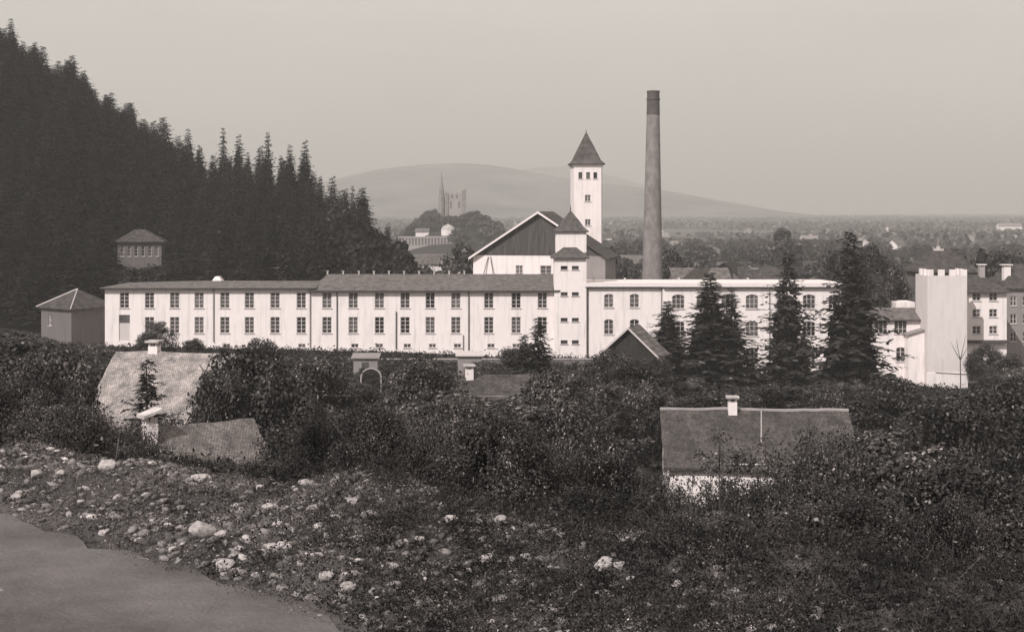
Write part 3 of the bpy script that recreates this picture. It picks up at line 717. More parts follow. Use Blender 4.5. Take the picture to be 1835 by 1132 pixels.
# annex
AY = 192.5; x0 = XX(1540,AY); x1 = XX(1668,AY); bz = -4
root = empty('annex_building', (x0, AY, bz)); tag(root, 'low white annex with grey pitched roof between the rightmost spruce and the battlemented tower', 'building')
w = x1-x0; H = ZZ(572,AY)-bz
ops = [((p-1540)/F*AY, ZZ(598,AY)-bz, 1.75, 1.95, True) for p in (1579,1614)]+[((1614-1540)/F*AY, ZZ(648,AY)-bz, 1.25, 2.0, True)]
mb = MB(); facade(mb, 0, w, -3, H, ops); shell(mb, 0, w, 0, 7, -3, H); mb.build('wall', M['white'], root)
for o in ops: window_at(root, *o[:4], arch=True, nx=3 if o[2] > 1.5 else 2, nz=3)
rr = MB(); hip_roof(rr, 0, w, 0, 7, H, ZZ(551,AY+3.5)-ZZ(572,AY), 0, 0, o=0.4); rr.build('roof', M['tile_mid'], root)
gutter(root, -0.3, w, -0.5, H-0.1)
q = MB(); q.box(XX(1604,AY+8)-x0, w, 7.5, 12, 0, ZZ(541,AY+8)-bz); q.build('rear_wall', M['white'], root)
LY = 190.5
root = empty('lean_to', (XX(1628,LY), LY, -4)); tag(root, 'white lean-to block with sloping roof edge against the battlemented tower', 'shed')
w = (1664-1628)/F*LY; za, zb_ = ZZ(600,LY)+4, ZZ(589,LY)+4
mb = MB(); mb.hexa([(0,0,-3),(w,0,-3),(w,1.9,-3),(0,1.9,-3)], [(0,0,za),(w,0,zb_),(w,1.9,zb_),(0,1.9,za)]); mb.build('wall', M['white'], root)
mb = MB(); a = [(-0.3,-0.3,za-0.08),(w+0.3,-0.3,zb_+0.08),(w+0.3,1.95,zb_+0.08),(-0.3,1.95,za-0.08)]; mb.hexa([(p[0],p[1],p[2]) for p in a], [(p[0],p[1],p[2]+0.14) for p in a]); mb.build('roof', M['pipe'], root)

# battlemented tower
BY = 189.0; x0 = XX(1662,BY); w = (1733-1662)/F*BY; bz = -4.5
root = empty('battlemented_tower', (x0, BY, bz)); tag(root, 'plain broad white tower with battlements along its top at the right end of the factory', 'tower')
H = ZZ(494,BY)-bz
mb = MB(); mb.box(0, w, 0, 5.6, -3, H-1.3); mb.build('wall', M['white2'], root)
mb = MB(); mb.box(0, w, 0, 0.35, H-1.297, H); mb.box(0, 0.35, 0.352, 5.6, H-1.297, H); mb.box(w-0.35, w, 0.352, 5.6, H-1.297, H); mb.box(0.352, w-0.352, 5.25, 5.6, H-1.297, H-0.5); mb.build('parapet', M['white2'], root)
mb = MB(); mb.box(0.36, w-0.36, 0.36, 5.24, H-1.28, H-1.2); mb.build('roof_deck', M['board'], root)
nm = 4; mw = 0.83; gap = (w-nm*mw)/(nm-1); hm = ZZ(483,BY)-ZZ(494,BY)
def merlon(a, b, c, d): q = MB(); q.box(a, b, c, d, H, H+hm); q.build('merlon', M['white'], root)
for k in range(nm):
    xk = k*(mw+gap); merlon(xk, xk+mw, 0, 0.35)
for k in range(1, nm-1):
    yk = k*(5.6-0.83)/(nm-1); merlon(0, 0.35, yk, yk+0.83); merlon(w-0.35, w, yk, yk+0.83)
mb = MB(); mb.box(-0.15, w+0.05, -0.15, -0.001, -3, ZZ(668,BY)-bz); mb.build('plinth', M['white'], root)
q = MB(); q.tube([(w*0.2,-0.2,ZZ(667,BY)-bz),(w+0.1,-0.2,ZZ(670,BY)-bz)], [0.06,0.06], 5); q.build('ledge', M['pipe'], root)

# building with dark hipped roof right behind the battlemented tower
DY = 215.0; x0 = XX(1655,DY); w = (1752-1655)/F*DY
root = empty('town_house', (x0, DY, -5)); tag(root, 'house with steep dark hipped roof and small white lantern showing above the battlemented tower', 'house')
H = ZZ(487,DY)+5; mb = MB(); mb.box(0, w, 0, 9, -2, H); mb.build('wall', M['dusky_plaster'], root)
rr = MB(); hip_roof(rr, 0, w, 0, 9, H, ZZ(447,DY+4.5)-ZZ(487,DY), 3.2, 3.2, o=0.5); rf = rr.build('roof', M['tile_dark'], root)
ln = MB(); zc = H+ZZ(447,DY+4.5)-ZZ(487,DY); xc = (1697-1655)/F*DY; ln.box(xc-0.75, xc+0.75, 4.1, 4.9, zc-0.2, zc+0.12); ln.box(xc-0.25, xc+0.25, 4.25, 4.75, zc+0.122, zc+0.5); ln.tube([(xc,4.5,zc+0.55),(xc,4.5,zc+1.7)], [0.05,0.03], 5); ln.build('lantern', M['sill'], rf)

# white dwelling house at right
HY2 = 196.0; x0 = XX(1731,HY2); w = (1804-1731)/F*HY2; bz = -4.5
root = empty('dwelling_house', (x0, HY2, bz)); tag(root, 'three-storey white house with six square windows and dark hipped roof right of the battlemented tower', 'house')
H = ZZ(522,HY2)-bz; ops = []
for p in (1750,1780):
    for py in (533,562,592): ops.append(((p-1731)/F*HY2, ZZ(py+6,HY2)-bz, 1.15, 1.1, False))
mb = MB(); facade(mb, 0, w, -3, H, ops); shell(mb, 0, w, 0, 9, -3, H); mb.build('wall', M['white'], root)
for o in ops: window_at(root, *o[:4], nx=2, nz=2, fr='frame')
rr = MB(); hip_roof(rr, 0, w, 0, 9, H, ZZ(492,HY2+4.5)-ZZ(522,HY2), 1.8, 2.6, o=0.55); rr.build('roof', M['tile_dark'], root)
chimney_stack(root, (1776-1731)/F*HY2, 4.0, H+1.5, ZZ(480,HY2)-bz, 0.75, 'dim_plaster', 'trim')
mb = MB(); mb.box(0.1, w-0.1, -0.9, 0, ZZ(614,HY2)-bz, ZZ(609,HY2)-bz); mb.build('balcony', M['dark'], root)
gutter(root, -0.5, w+0.5, -0.65, H-0.1)
# grey house at the right edge, a shaded side wall painted grey
EY = 206.0; x0 = XX(1803,EY); w = 9; bz = -5
root = empty('dwelling_house', (x0, EY, bz)); tag(root, 'grey house cut by the right edge of the picture, shade put into its plaster', 'house')
H = ZZ(516,EY)-bz; ops = []
for p in (1816,1838,1860):
    for py in (540,572,604): ops.append(((p-1803)/F*EY, ZZ(py+8,EY)-bz, 0.95, 1.4, False))
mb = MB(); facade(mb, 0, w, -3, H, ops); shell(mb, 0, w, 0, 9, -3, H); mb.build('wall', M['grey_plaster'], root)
for o in ops: window_at(root, *o[:4], nx=2, nz=2)
rr = MB(); hip_roof(rr, 0, w, 0, 9, H, 3.4, 3, 3, o=0.5); rr.build('roof', M['tile_dark'], root)
chimney_stack(root, 0.9, 2.5, H+0.5, H+3.0, 1.0, 'trim', 'trim')

# left small house
root = empty('hipped_cottage', (XX(140,206), 206, 1), R(-38)); tag(root, 'small grey cottage with pyramid hipped roof and pale hip line left of the long wing', 'house')
H = ZZ(549,206)-1; a = 3.7; ops = [(-1.5, 2.4, 0.8, 1.6, False)]
mb = MB(); facade(mb, -a, a, -3, H, ops, y=-a); shell(mb, -a, a, -a, a, -3, H); mb.build('wall', M['dusky_plaster'], root)
window_at(root, -1.5, 2.4, 0.8, 1.6, y=-a, nx=2, nz=2)
mb = MB(); hip_roof(mb, -a, a, -a, a, H, ZZ(518,206)-ZZ(549,206), a+0.35, a+0.65, o=0.5); mb.build('roof', M['tile_dark'], root)
q = MB(); hp = ZZ(518,206)-1
q.tube([(-a-0.5,-a-0.5,H+0.03),(-0.15,0,hp+0.03)], [0.13,0.13], 6)
q.tube([(a+0.5,-a-0.5,H+0.03),(-0.15,0,hp+0.03)], [0.09,0.09], 6); q.build('ridge_tiles', M['sill'], root)
chk = MB()

# hillside house
X0 = XX(250,HHY); zb = ZZ(468,HHY)
root = empty('hillside_house', (X0, HHY, zb), R(8)); tag(root, 'small dim house with narrow windows standing alone in the forest above the left wing', 'house')
w = 4.0; H = ZZ(433,HHY)-zb; ops = [(-3.1+i*1.25, 0.9, 0.62, 1.9, False) for i in range(6)]
mb = MB(); facade(mb, -w, w, -4, H, ops); shell(mb, -w, w, 0, 6, -4, H); mb.build('wall', M['dusky_plaster'], root)  # pale wall given dark plaster to carry the shade of the hill
for o in ops: window_at(root, *o[:4], nx=1, nz=3, fr='sill')
mb = MB(); hip_roof(mb, -w, w, 0, 6, H, ZZ(409,HHY+3)-ZZ(431,HHY), 3.4, 3.9, o=0.6); mb.build('roof', M['tile_dark'], root)

# castle church
root = empty('castle_church', (XX(810,CYR), CYR-8, ZZ(392,CYR))); tag(root, 'hazy gothic castle church with a needle spire and turreted nave on the distant knoll', 'church')
b0 = 0.0
def cpx(p): return (p-810)/F*CYR
def czz(p): return ZZ(p,CYR)-ZZ(392,CYR)
mb = MB(); x = cpx(792); r = 2.0; mb.tube([(x,3,-9),(x,3,czz(352))], [r,r], 8); mb.tube([(x,3,czz(352)),(x,3,czz(342))], [r*0.85,r*0.75], 8); mb.build('spire_base', M['gothic'], root)
mb = MB(); mb.tube([(x,3,czz(344)),(x,3,czz(328)),(x,3,czz(308))], [1.7,0.75,0.05], 8); mb.build('spire', M['gothic'], root)
mb = MB(); xa, xb = cpx(799), cpx(834)
ops = [(cpx(809), czz(374), 1.5, 4.6, True), (cpx(824), czz(374), 1.5, 4.6, True)]
facade(mb, xa, xb, -9, czz(347), ops, y=1.4); shell(mb, xa, xb, 1.4, 12, -9, czz(347)); mb.build('nave', M['dim_plaster'], root)
for o in ops: window_at(root, *o[:4], y=1.4, arch=True, nx=2, nz=3, sill=False)
for p, top, wd in ((801,341,1.1),(810,346,0.45),(819,346,0.45),(832,335,1.3)):
    q = MB(); xx = cpx(p); zz = czz(top+6); q.box(xx-wd, xx+wd, 0.7, 0.7+2*wd, -9 if wd > 1 else czz(353), zz)
    q.hexa([(xx-wd-.1,0.6,zz+.002),(xx+wd+.1,0.6,zz+.002),(xx+wd+.1,.8+2*wd,zz+.002),(xx-wd-.1,.8+2*wd,zz+.002)], [(xx-.05,.65+wd,czz(top-2)),(xx+.05,.65+wd,czz(top-2)),(xx+.05,.75+wd,czz(top-2)),(xx-.05,.75+wd,czz(top-2))])
    q.build('turret', M['gothic'], root)
for i_, (u_, t_, Y_) in enumerate(((722,418,872),(732,405,876),(741,396,880),(750,388,884),(760,381,888),(769,374,890),(778,372,890),(786,382,880),(796,386,872),(806,384,874),(818,385,872),(830,380,874),(842,376,876),(852,374,880),(862,380,876),(874,388,876),(884,396,872),(770,396,870),(782,400,866),(828,400,864),(842,398,862),(858,402,860),(872,410,860))):
    X_ = XX(u_, Y_); z_ = float(knob(np.array(X_), np.array(Y_))); h_ = max(6, ZZ(t_, Y_)-z_)
    LF_F[i_ % 3].place('broadleaf_tree', 'hazy leafy tree clothing the knoll under the castle', 'tree', 'trees on the castle knoll', (X_, Y_, z_-0.5), h_, max(4.2, h_*0.42))
root = empty('chapel', (XX(803,850), 850, ZZ(432,850))); tag(root, 'bright white apse-shaped chapel on the slope below the castle church', 'chapel')
r = 4.2; mb = MB(); mb.tube([(0,0,-8),(0,0,ZZ(411,850)-ZZ(432,850))], [r,r], 16); mb.build('wall', M['white'], root)
mb = MB(); z = ZZ(411,850)-ZZ(432,850); mb.tube([(0,0,z),(0,0,z+1.8),(0,0,z+3.2)], [r+0.2,r*0.75,0.1], 16); mb.build('roof', M['pale_stone'], root)
# terrace arcade
AYt = 820.0; xa, xb = XX(714,AYt), XX(812,AYt); zt_ = ZZ(424,AYt); zb_ = ZZ(441,AYt)
root = empty('arcaded_terrace', ((xa+xb)/2, AYt, zb_)); tag(root, 'long pale arcaded terrace wall running below the castle knoll', 'wall')
wv = xb-xa; ops = []; n = 17; hh = zt_-zb_
for k in range(n): ops.append((-wv/2+wv*(k+0.5)/n, 0.5, wv/n*0.5, hh-1.5, True))
mb = MB(); facade(mb, -wv/2, wv/2, -8, hh, ops, rec=0.6); shell(mb, -wv/2, wv/2, 0, 5, -8, hh); mb.build('arcade', M['dim_plaster'], root)
mb = MB(); mb.box(-wv/2+0.1, wv/2-0.1, 0.62, 0.7, 0, hh-0.3); mb.build('back_wall', M['dusky_plaster'], root)
mb = MB(); mb.box(-wv/2-0.2, wv/2+0.2, -0.3, 0.0, hh-0.35, hh+0.05); mb.build('cornice', M['sill'], root)

# ------------------------------------------------------------------ simple houses
def weather(me, amp, cuts=10):
    import bmesh
    bm = bmesh.new(); bm.from_mesh(me); bmesh.ops.subdivide_edges(bm, edges=list(bm.edges), cuts=cuts, use_grid_fill=True)
    for v in bm.verts:
        v.co.z += float(vnoise(v.co.x+3.3, v.co.y*0.7+7, 1.6, 5))*amp+float(vnoise(v.co.x, v.co.y*2, 0.5, 6))*amp*0.5
        v.co.y += float(vnoise(v.co.x+1.3, v.co.z+7, 0.6, 8))*amp*0.7
        v.co.x += float(vnoise(v.co.y*1.3+1, v.co.z+2, 0.7, 9))*amp*0.9
    bm.to_mesh(me); bm.free(); me.update()
def house(name, label, X, Y, z0, w, d, h, rise, rz, wall, roof, hip=False, wins=(), chim=(), group=None, cat='house', parts=True, side_wins=()):
    root = empty(name, (X, Y, z0), rz); tag(root, label, cat, group)
    mb = MB(); ops = [(a, b, c, e, False) for a, b, c, e in wins]
    facade(mb, -w/2, w/2, -3, h, ops, y=-d/2); shell(mb, -w/2, w/2, -d/2, d/2, -3, h, top=hip)
    if not hip: gable_ends(mb, -w/2, w/2, -d/2, d/2, h, rise)
    mb.build('wall', M[wall], root)
    for o in ops: window_at(root, *o[:4], y=-d/2, nx=2, nz=2)
    mb = MB()
    if hip: hip_roof(mb, -w/2, w/2, -d/2, d/2, h, rise, d/2, d/2)
    else: gable_roof(mb, -w/2, w/2, -d/2, d/2, h, rise)
    rf = mb.build('roof', M[roof], root)
    if name in ('cottage', 'farmhouse'): weather(rf.data, 0.13)
    for (x, y, zt, cw, sl) in chim: chimney_stack(root, x, y, h+0.2, zt, cw, 'trim', 'pale_stone', sl)
    return root

# A: pale roof with chimney, left
YA = 88.0
zr = ZZ(628,YA+3); ze = ZZ(722,YA-1.5)
rt = house('cottage', 'cottage with broad pale weathered roof and white capped chimney below the left wing', XX(318,YA+2), YA+2, 4.2, 7.6, 9.4, 3.2, zr-4.2-3.2, R(-10), 'dim_plaster', 'tile_light', chim=[(-1.6,0.1,zr-4.2+0.35,0.62,0)])
# B: grey roof near, left
YB = 58.0
zr = ZZ(760,YB+3)
rt = house('cottage', 'nearest cottage, sunk in shrubs, with grey tiled roof and slanted chimney slab', XX(322,YB+3), YB+3, 5.4, 6.2, 7.6, 2.4, zr-5.4-2.4, R(36), 'dim_plaster', 'tile_mid', chim=[(-1.6,-0.6,zr-5.4+0.25,0.55,0.28)])
# C: big dark roof right
YC = 86.0; zr = ZZ(733,YC+4.2); z0 = 1.3
rt = house('farmhouse', 'farmhouse with long dark tiled roof, white chimney and whitewashed front wall', XX(1351,YC+4.2), YC+4.2, z0, 11.2, 8.6, ZZ(836,YC)-z0+0.2, zr-ZZ(836,YC)-0.2, R(-3), 'white', 'tile_dark', wins=[(-2.2,0.9,0.9,1.3),(1.4,0.9,0.9,1.3)], chim=[(-1.4,-0.3,zr-z0+0.5,0.55,0)])
q = MB(); q.box(-6.0, 6.0, -0.11, 0.11, zr-z0-0.06, zr-z0+0.07); weather(q.build('ridge_tiles', M['dim_plaster'], rt).data, 0.12, 16)
q = MB(); zz = ZZ(784,YC+1.8)-z0; q.tube([(0.15,-2.6,zz-0.4),(0.15,-2.6,ZZ(735,YC+1.8)-z0)], [0.05,0.04], 6); q.build('stovepipe', M['sill'], rt)
# D: small dark gable right of turret
YD = 150.0; z0 = -0.5
root = empty('gabled_barn', (XX(1128,YD), YD, z0), R(-22)); tag(root, 'small dark barn with pale verge left of the first spruce', 'barn')
a = 2.9; H = ZZ(630,YD)-z0; ap = ZZ(586,YD)-z0; dd = 3.4
mb = MB(); shell(mb, -a, a, 0, dd, -2, H, top=False); mb.poly((-a,0,-2),(a,0,-2),(a,0,H),(0,0,ap-0.1),(-a,0,H)); mb.poly((a,dd,-2),(-a,dd,-2),(-a,dd,H),(0,dd,ap-0.1),(a,dd,H)); mb.build('wall', M['tarred'], root)
mb = MB(); sl = (ap-H)/a
for s in (-1, 1):
    pts = [(s*(a+0.5),-0.5,H-0.5*sl),(0,-0.5,ap),(0,dd+0.4,ap),(s*(a+0.5),dd+0.4,H-0.5*sl)]
    mb.hexa([(p[0],p[1],p[2]-0.15) for p in pts], pts)
mb.build('roof', M['tile_mid'], root)
mb = MB()
for s in (-1, 1):
    pts = [(s*(a+0.5),-0.56,H-0.5*sl-0.2),(0,-0.56,ap-0.2),(0,-0.503,ap-0.2),(s*(a+0.5),-0.503,H-0.5*sl-0.2)]
    mb.hexa(pts, [(p[0],p[1],p[2]+0.25) for p in pts])
mb.build('verge_board', M['sill'], root)
# E: house in the middle trees
YE = 112.0; z0 = 1.0
rt = house('cottage', 'cottage with dark roof and stubby white chimney almost buried in the middle trees', XX(885,YE+2), YE+2, z0, 5.6, 6.5, ZZ(705,YE)-z0, ZZ(668,YE+3)-ZZ(705,YE), R(10), 'dim_plaster', 'tile_dark', chim=[(-2.1,-0.6,ZZ(664,YE)-z0,0.6,0)])
# garden pavilion
def pavilion(px, label, py0, py1):
    Y = 160.0; z = tz(XX(px,Y), Y); root = empty('garden_shed', (XX(px,Y), Y, z)); tag(root, label, 'shed')
    h = ZZ(py0, Y)-z
    mb = MB(); a = [(-1.6,-1.1,h-0.05),(1.6,-1.1,h-0.05),(1.6,1.1,h+0.3),(-1.6,1.1,h+0.3)]; mb.hexa(a, [(p[0],p[1],p[2]+0.1) for p in a]); mb.build('roof', M['grey_plaster' if px < 700 else 'sill'], root)
    mb = MB(); mb.box(-1.35, 1.35, -0.8, 0.8, -1, h-0.1); mb.build('wall', M['grey_plaster'], root)
    mb = MB(); mb.box(-0.4, 0.4, -0.86, -0.803, -0.2, 1.7); mb.build('door', M['board'], root)
    return root
pavilion(656, 'small grey garden shed with pale roof under the middle wing', 640, 0)
pavilion(842, 'garden shed with bright narrow roof under the middle wing near its right end', 636, 0)
# garden arch
root = empty('garden_arch', (XX(665,140), 140, tz(XX(665,140),140))); tag(root, 'pale round garden arch among shrubs below the left garden shed', 'garden arch')
mb = MB(); zz = ZZ(660,140)-root.location.z; pts = [(-1.0,0,-0.5),(-1.0,0,zz-0.9)]+[(-math.cos(t)*1.0,0,zz-0.9+math.sin(t)*0.9) for t in np.linspace(0.3,2.84,8)]+[(1.0,0,zz-0.9),(1.0,0,-0.5)]
mb.tube(pts, [0.09]*len(pts), 6); mb.build('arch', M['dim_plaster'], root)
# garden wall in front of factory
root = empty('garden_wall', (XX(820,178), 178, 0)); tag(root, 'long low garden wall with pale coping in front of the middle wing', 'wall')
xa, xb = XX(560,178)-XX(820,178), XX(1062,178)-XX(820,178)
mb = MB(); mb.box(xa, xb, 0, 0.35, -1.5, 1.2); mb.build('wall', M['dusky_plaster'], root)
mb = MB(); mb.box(xa-0.05, xb+0.05, -0.08, 0.43, 1.203, 1.33); mb.build('coping', M['dim_plaster'], root)

# town behind the right wing
YT = 248.0
house('town_house', 'town house with long dark roof just above the flat roof edge right of the chimney', XX(1252,YT), YT, -5, 9.6, 9, ZZ(503,YT)+5, ZZ(478,YT+4)-ZZ(503,YT), R(2), 'dusky_plaster', 'tile_mid')
house('town_house', 'town house with pale-edged gable above the flat roof edge behind the twin spruces', XX(1312,YT+12), YT+12, -5, 8, 7, ZZ(500,YT)+5, 2.6, R(60), 'dusky_plaster', 'tile_dark')
house('town_house', 'town house with pale chimney stack behind the tree left of the fourth spruce', XX(1366,YT+6), YT+6, -5, 8, 7, ZZ(505,YT)+5, 2.4, R(-8), 'dusky_plaster', 'tile_dark', chim=[(-1.4,0,ZZ(487,YT)+5,0.9,0)])
house('town_house', 'small white house above the left part of the castle terrace', XX(757,860), 860, ZZ(424,860), 8, 6, 3.2, 2, 0, 'white', 'tile_mid')
house('town_house', 'white house among trees right below the castle terrace', XX(770,330), 330, -4, 7, 6, ZZ(470,330)+4, 2.0, R(10), 'white', 'tile_mid')
rt_ = random.Random(3); hs = []
while len(hs) < 56:
    u = rt_.uniform(1075, 1900); Y = 290*math.exp(rt_.random()*1.75); X = XX(u, Y)
    if u < 1110 and Y < 400: continue
    if any((X-a)**2+(Y-b)**2 < (15+Y*0.01)**2 for a, b in hs): continue
    hs.append((X, Y))
    house('town_house', 'small gabled house scattered among the trees of the hazy valley town', X, Y, -5.2, rt_.uniform(8,12), rt_.uniform(7,9), rt_.uniform(3.5,5.5), rt_.uniform(2.4,3.4), rt_.uniform(-1.2,1.2), rt_.choice(['white','dim_plaster','dusky_plaster','grey_plaster']), rt_.choice(['tile_mid','tile_dark','tile_dark','tile_light']), group='houses of the valley town')
house('town_house', 'long pale building alone on the far plain near the right edge', XX(1808,1500), 1500, -5, 24, 12, 9, 3, 0, 'white', 'tile_light')
tt = []; WD = []
lab_t = 'leafy tree standing between the houses of the hazy valley town'
n = 0
while n < 620:
    u = rt_.uniform(1075, 1900); Y = 262*math.exp(rt_.random()**1.1*1.75); X = XX(u, Y)
    if any((X-a)**2+(Y-b)**2 < 64 for a, b in hs): continue
    if u < 1215 and Y < 300: continue
    h = rt_.uniform(7, 13); top = HY+(CZ+5-h)/Y*F
    lim = np.interp(u, [1075,1200,1400,1500,1640,1700,1835,1900], [425,425,425,425,430,440,432,430])
    if top < lim: h = max(4, h-(lim-top)*Y/F)
    n += 1
    if Y < 420 and len(tt) < 55: tt.append(1); LF_F[n % 3].place('broadleaf_tree', lab_t, 'tree', 'trees of the valley town', (X, Y, -5.3), h, h*rt_.uniform(0.38, 0.6))
    else:
        k = LF_F[n % 3]; a = k.arr[RNG.random(len(k.arr)) < (0.6 if Y < 700 else 0.3)]; sc_ = h/k.H; WD.append(a*np.array((sc_*1.2, sc_*1.2, sc_))+np.array((X, Y, -5.3)))
tag(link('tree_belt', quads_mesh('tree_belt', np.concatenate(WD)), M['leaf_far']), 'hazy mass of trees merging between the town roofs farther off', 'trees', kind='stuff')
if 1:
    pass
def ftree(px, py, Y, rr, label, k, z=-5, mat=None, name='broadleaf_tree'):
    h = ZZ(py, Y)-z; return k.place(name, label, 'tree', None, (XX(px,Y), Y, z), h, rr, mat=mat)
ftree(1403,405,470,7.5,'large dome-shaped tree rising above the valley town left of the tallest spruce',LF_F[0])
ftree(1560,428,214,5.4,'massive round dark tree right behind the tallest spruce',LF_M[2])
ftree(1500,436,216,3.8,'dark leafy tree showing left behind the tallest spruce',LF_M[0])
ftree(1596,452,212,4.4,'dark lower crown joining the right side of the massive round tree',LF_M[1])
ftree(1570,480,204,4.0,'dark tree over the annex roof below the massive round tree',LF_M[2])
ftree(1640,478,230,3.5,'small dark tree left of the battlemented tower',LF_M[1])
ftree(1740,455,300,5,'dark tree between the lantern roof and the white house chimney',LF_F[2], mat='leaf')
ftree(1764,438,320,4,'tallest dark tree above the roof of the three-storey white house',LF_F[1], mat='leaf')
ftree(1800,445,300,6,'broad dark tree above the right corner of the three-storey white house',LF_F[0], mat='leaf')
ftree(1835,450,280,5,'dark tree behind the grey house at the right edge',LF_F[2], mat='leaf')
ftree(1670,455,280,4.5,'dark tree just left of the lantern roof',LF_F[0], mat='leaf')
ftree(1720,470,240,3.5,'dark tree right of the lantern roof behind the battlements',LF_F[1], mat='leaf')
ftree(1096,432,260,2.6,'narrow dark tree at the right foot of the tall white tower',LF_F[1], mat='leaf')
ftree(1110,465,250,3.2,'dark tree between the tall white tower and the chimney',LF_F[0])
ftree(1135,470,262,3.4,'dark tree close left of the brick chimney foot',LF_F[2])
ftree(1205,440,300,4.0,'dark tree close right of the brick chimney foot',LF_F[0])

# far wooded patches of the plain : uncountable
nf = 90000; Yf = 1000*np.exp(RNG.random(nf)*1.9); Uf = RNG.uniform(560, 2100, nf); Xf = (Uf-CX)/F*Yf
msk = (vnoise(Xf*0.35, Yf, 180, 3) + vnoise(Xf*0.3, Yf, 60, 4)*0.6) > 0.03
Xf, Yf = Xf[msk], Yf[msk]; C = np.stack([Xf, Yf, -4+RNG.random(len(Xf))*7], -1)
sz = (1.0+RNG.random(len(Xf))*1.6)*(Yf/1500)**0.5
tag(link('woodland', quads_mesh('woodland', rhombs(C, unit(RNG.normal(size=C.shape)+np.array((0,-0.6,0.8))), sz*1.6, sz*1.2, RNG)), M['leaf_far']), 'hedges and woods merging on the far hazy plain', 'woodland', kind='stuff')

# ------------------------------------------------------------------ hero spruces
def hero(px, pyt, pyb, Y, rr, k, label, name='spruce_tree', mat=None, cat='tree', group=None):
    X = XX(px, Y); z = min(tz(X, Y), ZZ(pyb, Y)+0.5)-0.2; h = ZZ(pyt, Y)-z
    return k.place(name, label, cat, group, (X, Y, z), h, rr, mat=mat)
G_ = 'spruces before the right wing'
hero(1196,538,690,172,5.0,SPR_H[0],'smallest and leftmost pointed spruce before the right white wing',group=G_)
hero(1272,487,700,170,6.6,SPR_H[0],'broad pointed spruce standing close beside a slimmer one before the right wing',group=G_)
hero(1310,508,700,174,5.4,SPR_H[2],'slimmer spruce at the right shoulder of the broad pointed one',group=G_)
hero(1412,446,700,176,5.0,SPR_H[1],'columnar full spruce with blunt dark top covering the middle of the right wing',group=G_)
hero(1525,409,720,165,6.4,SPR_H[1],'tallest spruce with thin spire tip at the right end of the flat wing',group=G_)
hero(965,562,680,128,3.8,SPR_H[2],'small pale-tipped spruce before the right end of the middle wing',group=None)
hero(938,596,690,126,2.4,SPR_H[1],'stubby young spruce left of the small pale-tipped one')
hero(264,632,770,72,3.4,SPR_H[2],'young ragged spruce in front of the pale cottage roof')
hero(286,572,640,172,2.6,LF_M[0],'round light shrub tree against the left end of the long wing','broadleaf_tree')
hero(262,590,640,170,1.6,LF_M[1],'small round shrub left of the light round tree by the left wing','broadleaf_tree')
hero(348,602,640,165,1.7,LF_M[1],'small round shrub under the third window of the left wing','broadleaf_tree')
hero(468,597,660,120,2.6,LF_M[0],'rounded tree crown breaking the left wing wall under its sixth window','broadleaf_tree')
hero(1722,600,700,150,1.0,LF_M[3],'bare thin sapling in front of the battlemented tower','sapling') if False else None
# bare sapling
root = empty('sapling', (XX(1720,150), 150, tz(XX(1720,150),150))); tag(root, 'bare forked sapling in front of the battlemented tower foot', 'sapling')
z = ZZ(640,150)-root.location.z; mb = MB(); mb.tube([(0,0,-0.5),(0.1,0,z*0.5),(0.05,0,z)], [0.09,0.07,0.05], 5)
for dx, dz in ((-0.9,1.6),(0.7,2.4),(1.0,1.2),(-0.3,1.9)): mb.tube([(0.05,0,z-0.3),(dx*0.6,0.1,z+dz*0.5),(dx,0.2,z+dz)], [0.045,0.03,0.012], 4)
mb.build('trunk', M['bark'], root)

# ------------------------------------------------------------------ midground trees (scatter under the skyline)
LX = [-100,0,60,120,180,215,240,330,360,430,520,600,930,1000,1060,1100,1130,1200,1240,1500,1600,1640,1740,1790,1835,1950]
LV = [560,575,585,590,598,630,628,640,632,628,628,640,640,640,650,632,645,655,665,672,672,676,686,650,618,600]
RECT = [ # px0, px1, pytop, pybottom, Y : keep this view free of nearer crowns
 (190,345,615,690,86),(256,290,600,640,86),(270,300,725,788,56),(305,430,745,800,56),(1195,1525,698,770,84),(1195,1390,698,834,84),(1215,1280,865,885,84),
 (806,900,662,684,108),(828,846,652,682,108),(636,680,630,648,158),(645,685,656,674,138),(826,858,626,640,158),(1085,1178,578,612,149),(600,1060,615,628,177),
 (1240,1500,560,664,168),(925,1000,560,630,125),(1620,1740,560,682,185)]
def blocked(u, rpx, top, Y, bot):
    for (a, b, t, bb, yy) in RECT:
        if Y < yy+2 and u+rpx*0.85 > a and u-rpx*0.85 < b and top < bb and bot > t: return bb
    return None
rm = random.Random(17); placed = []; cnt = 0
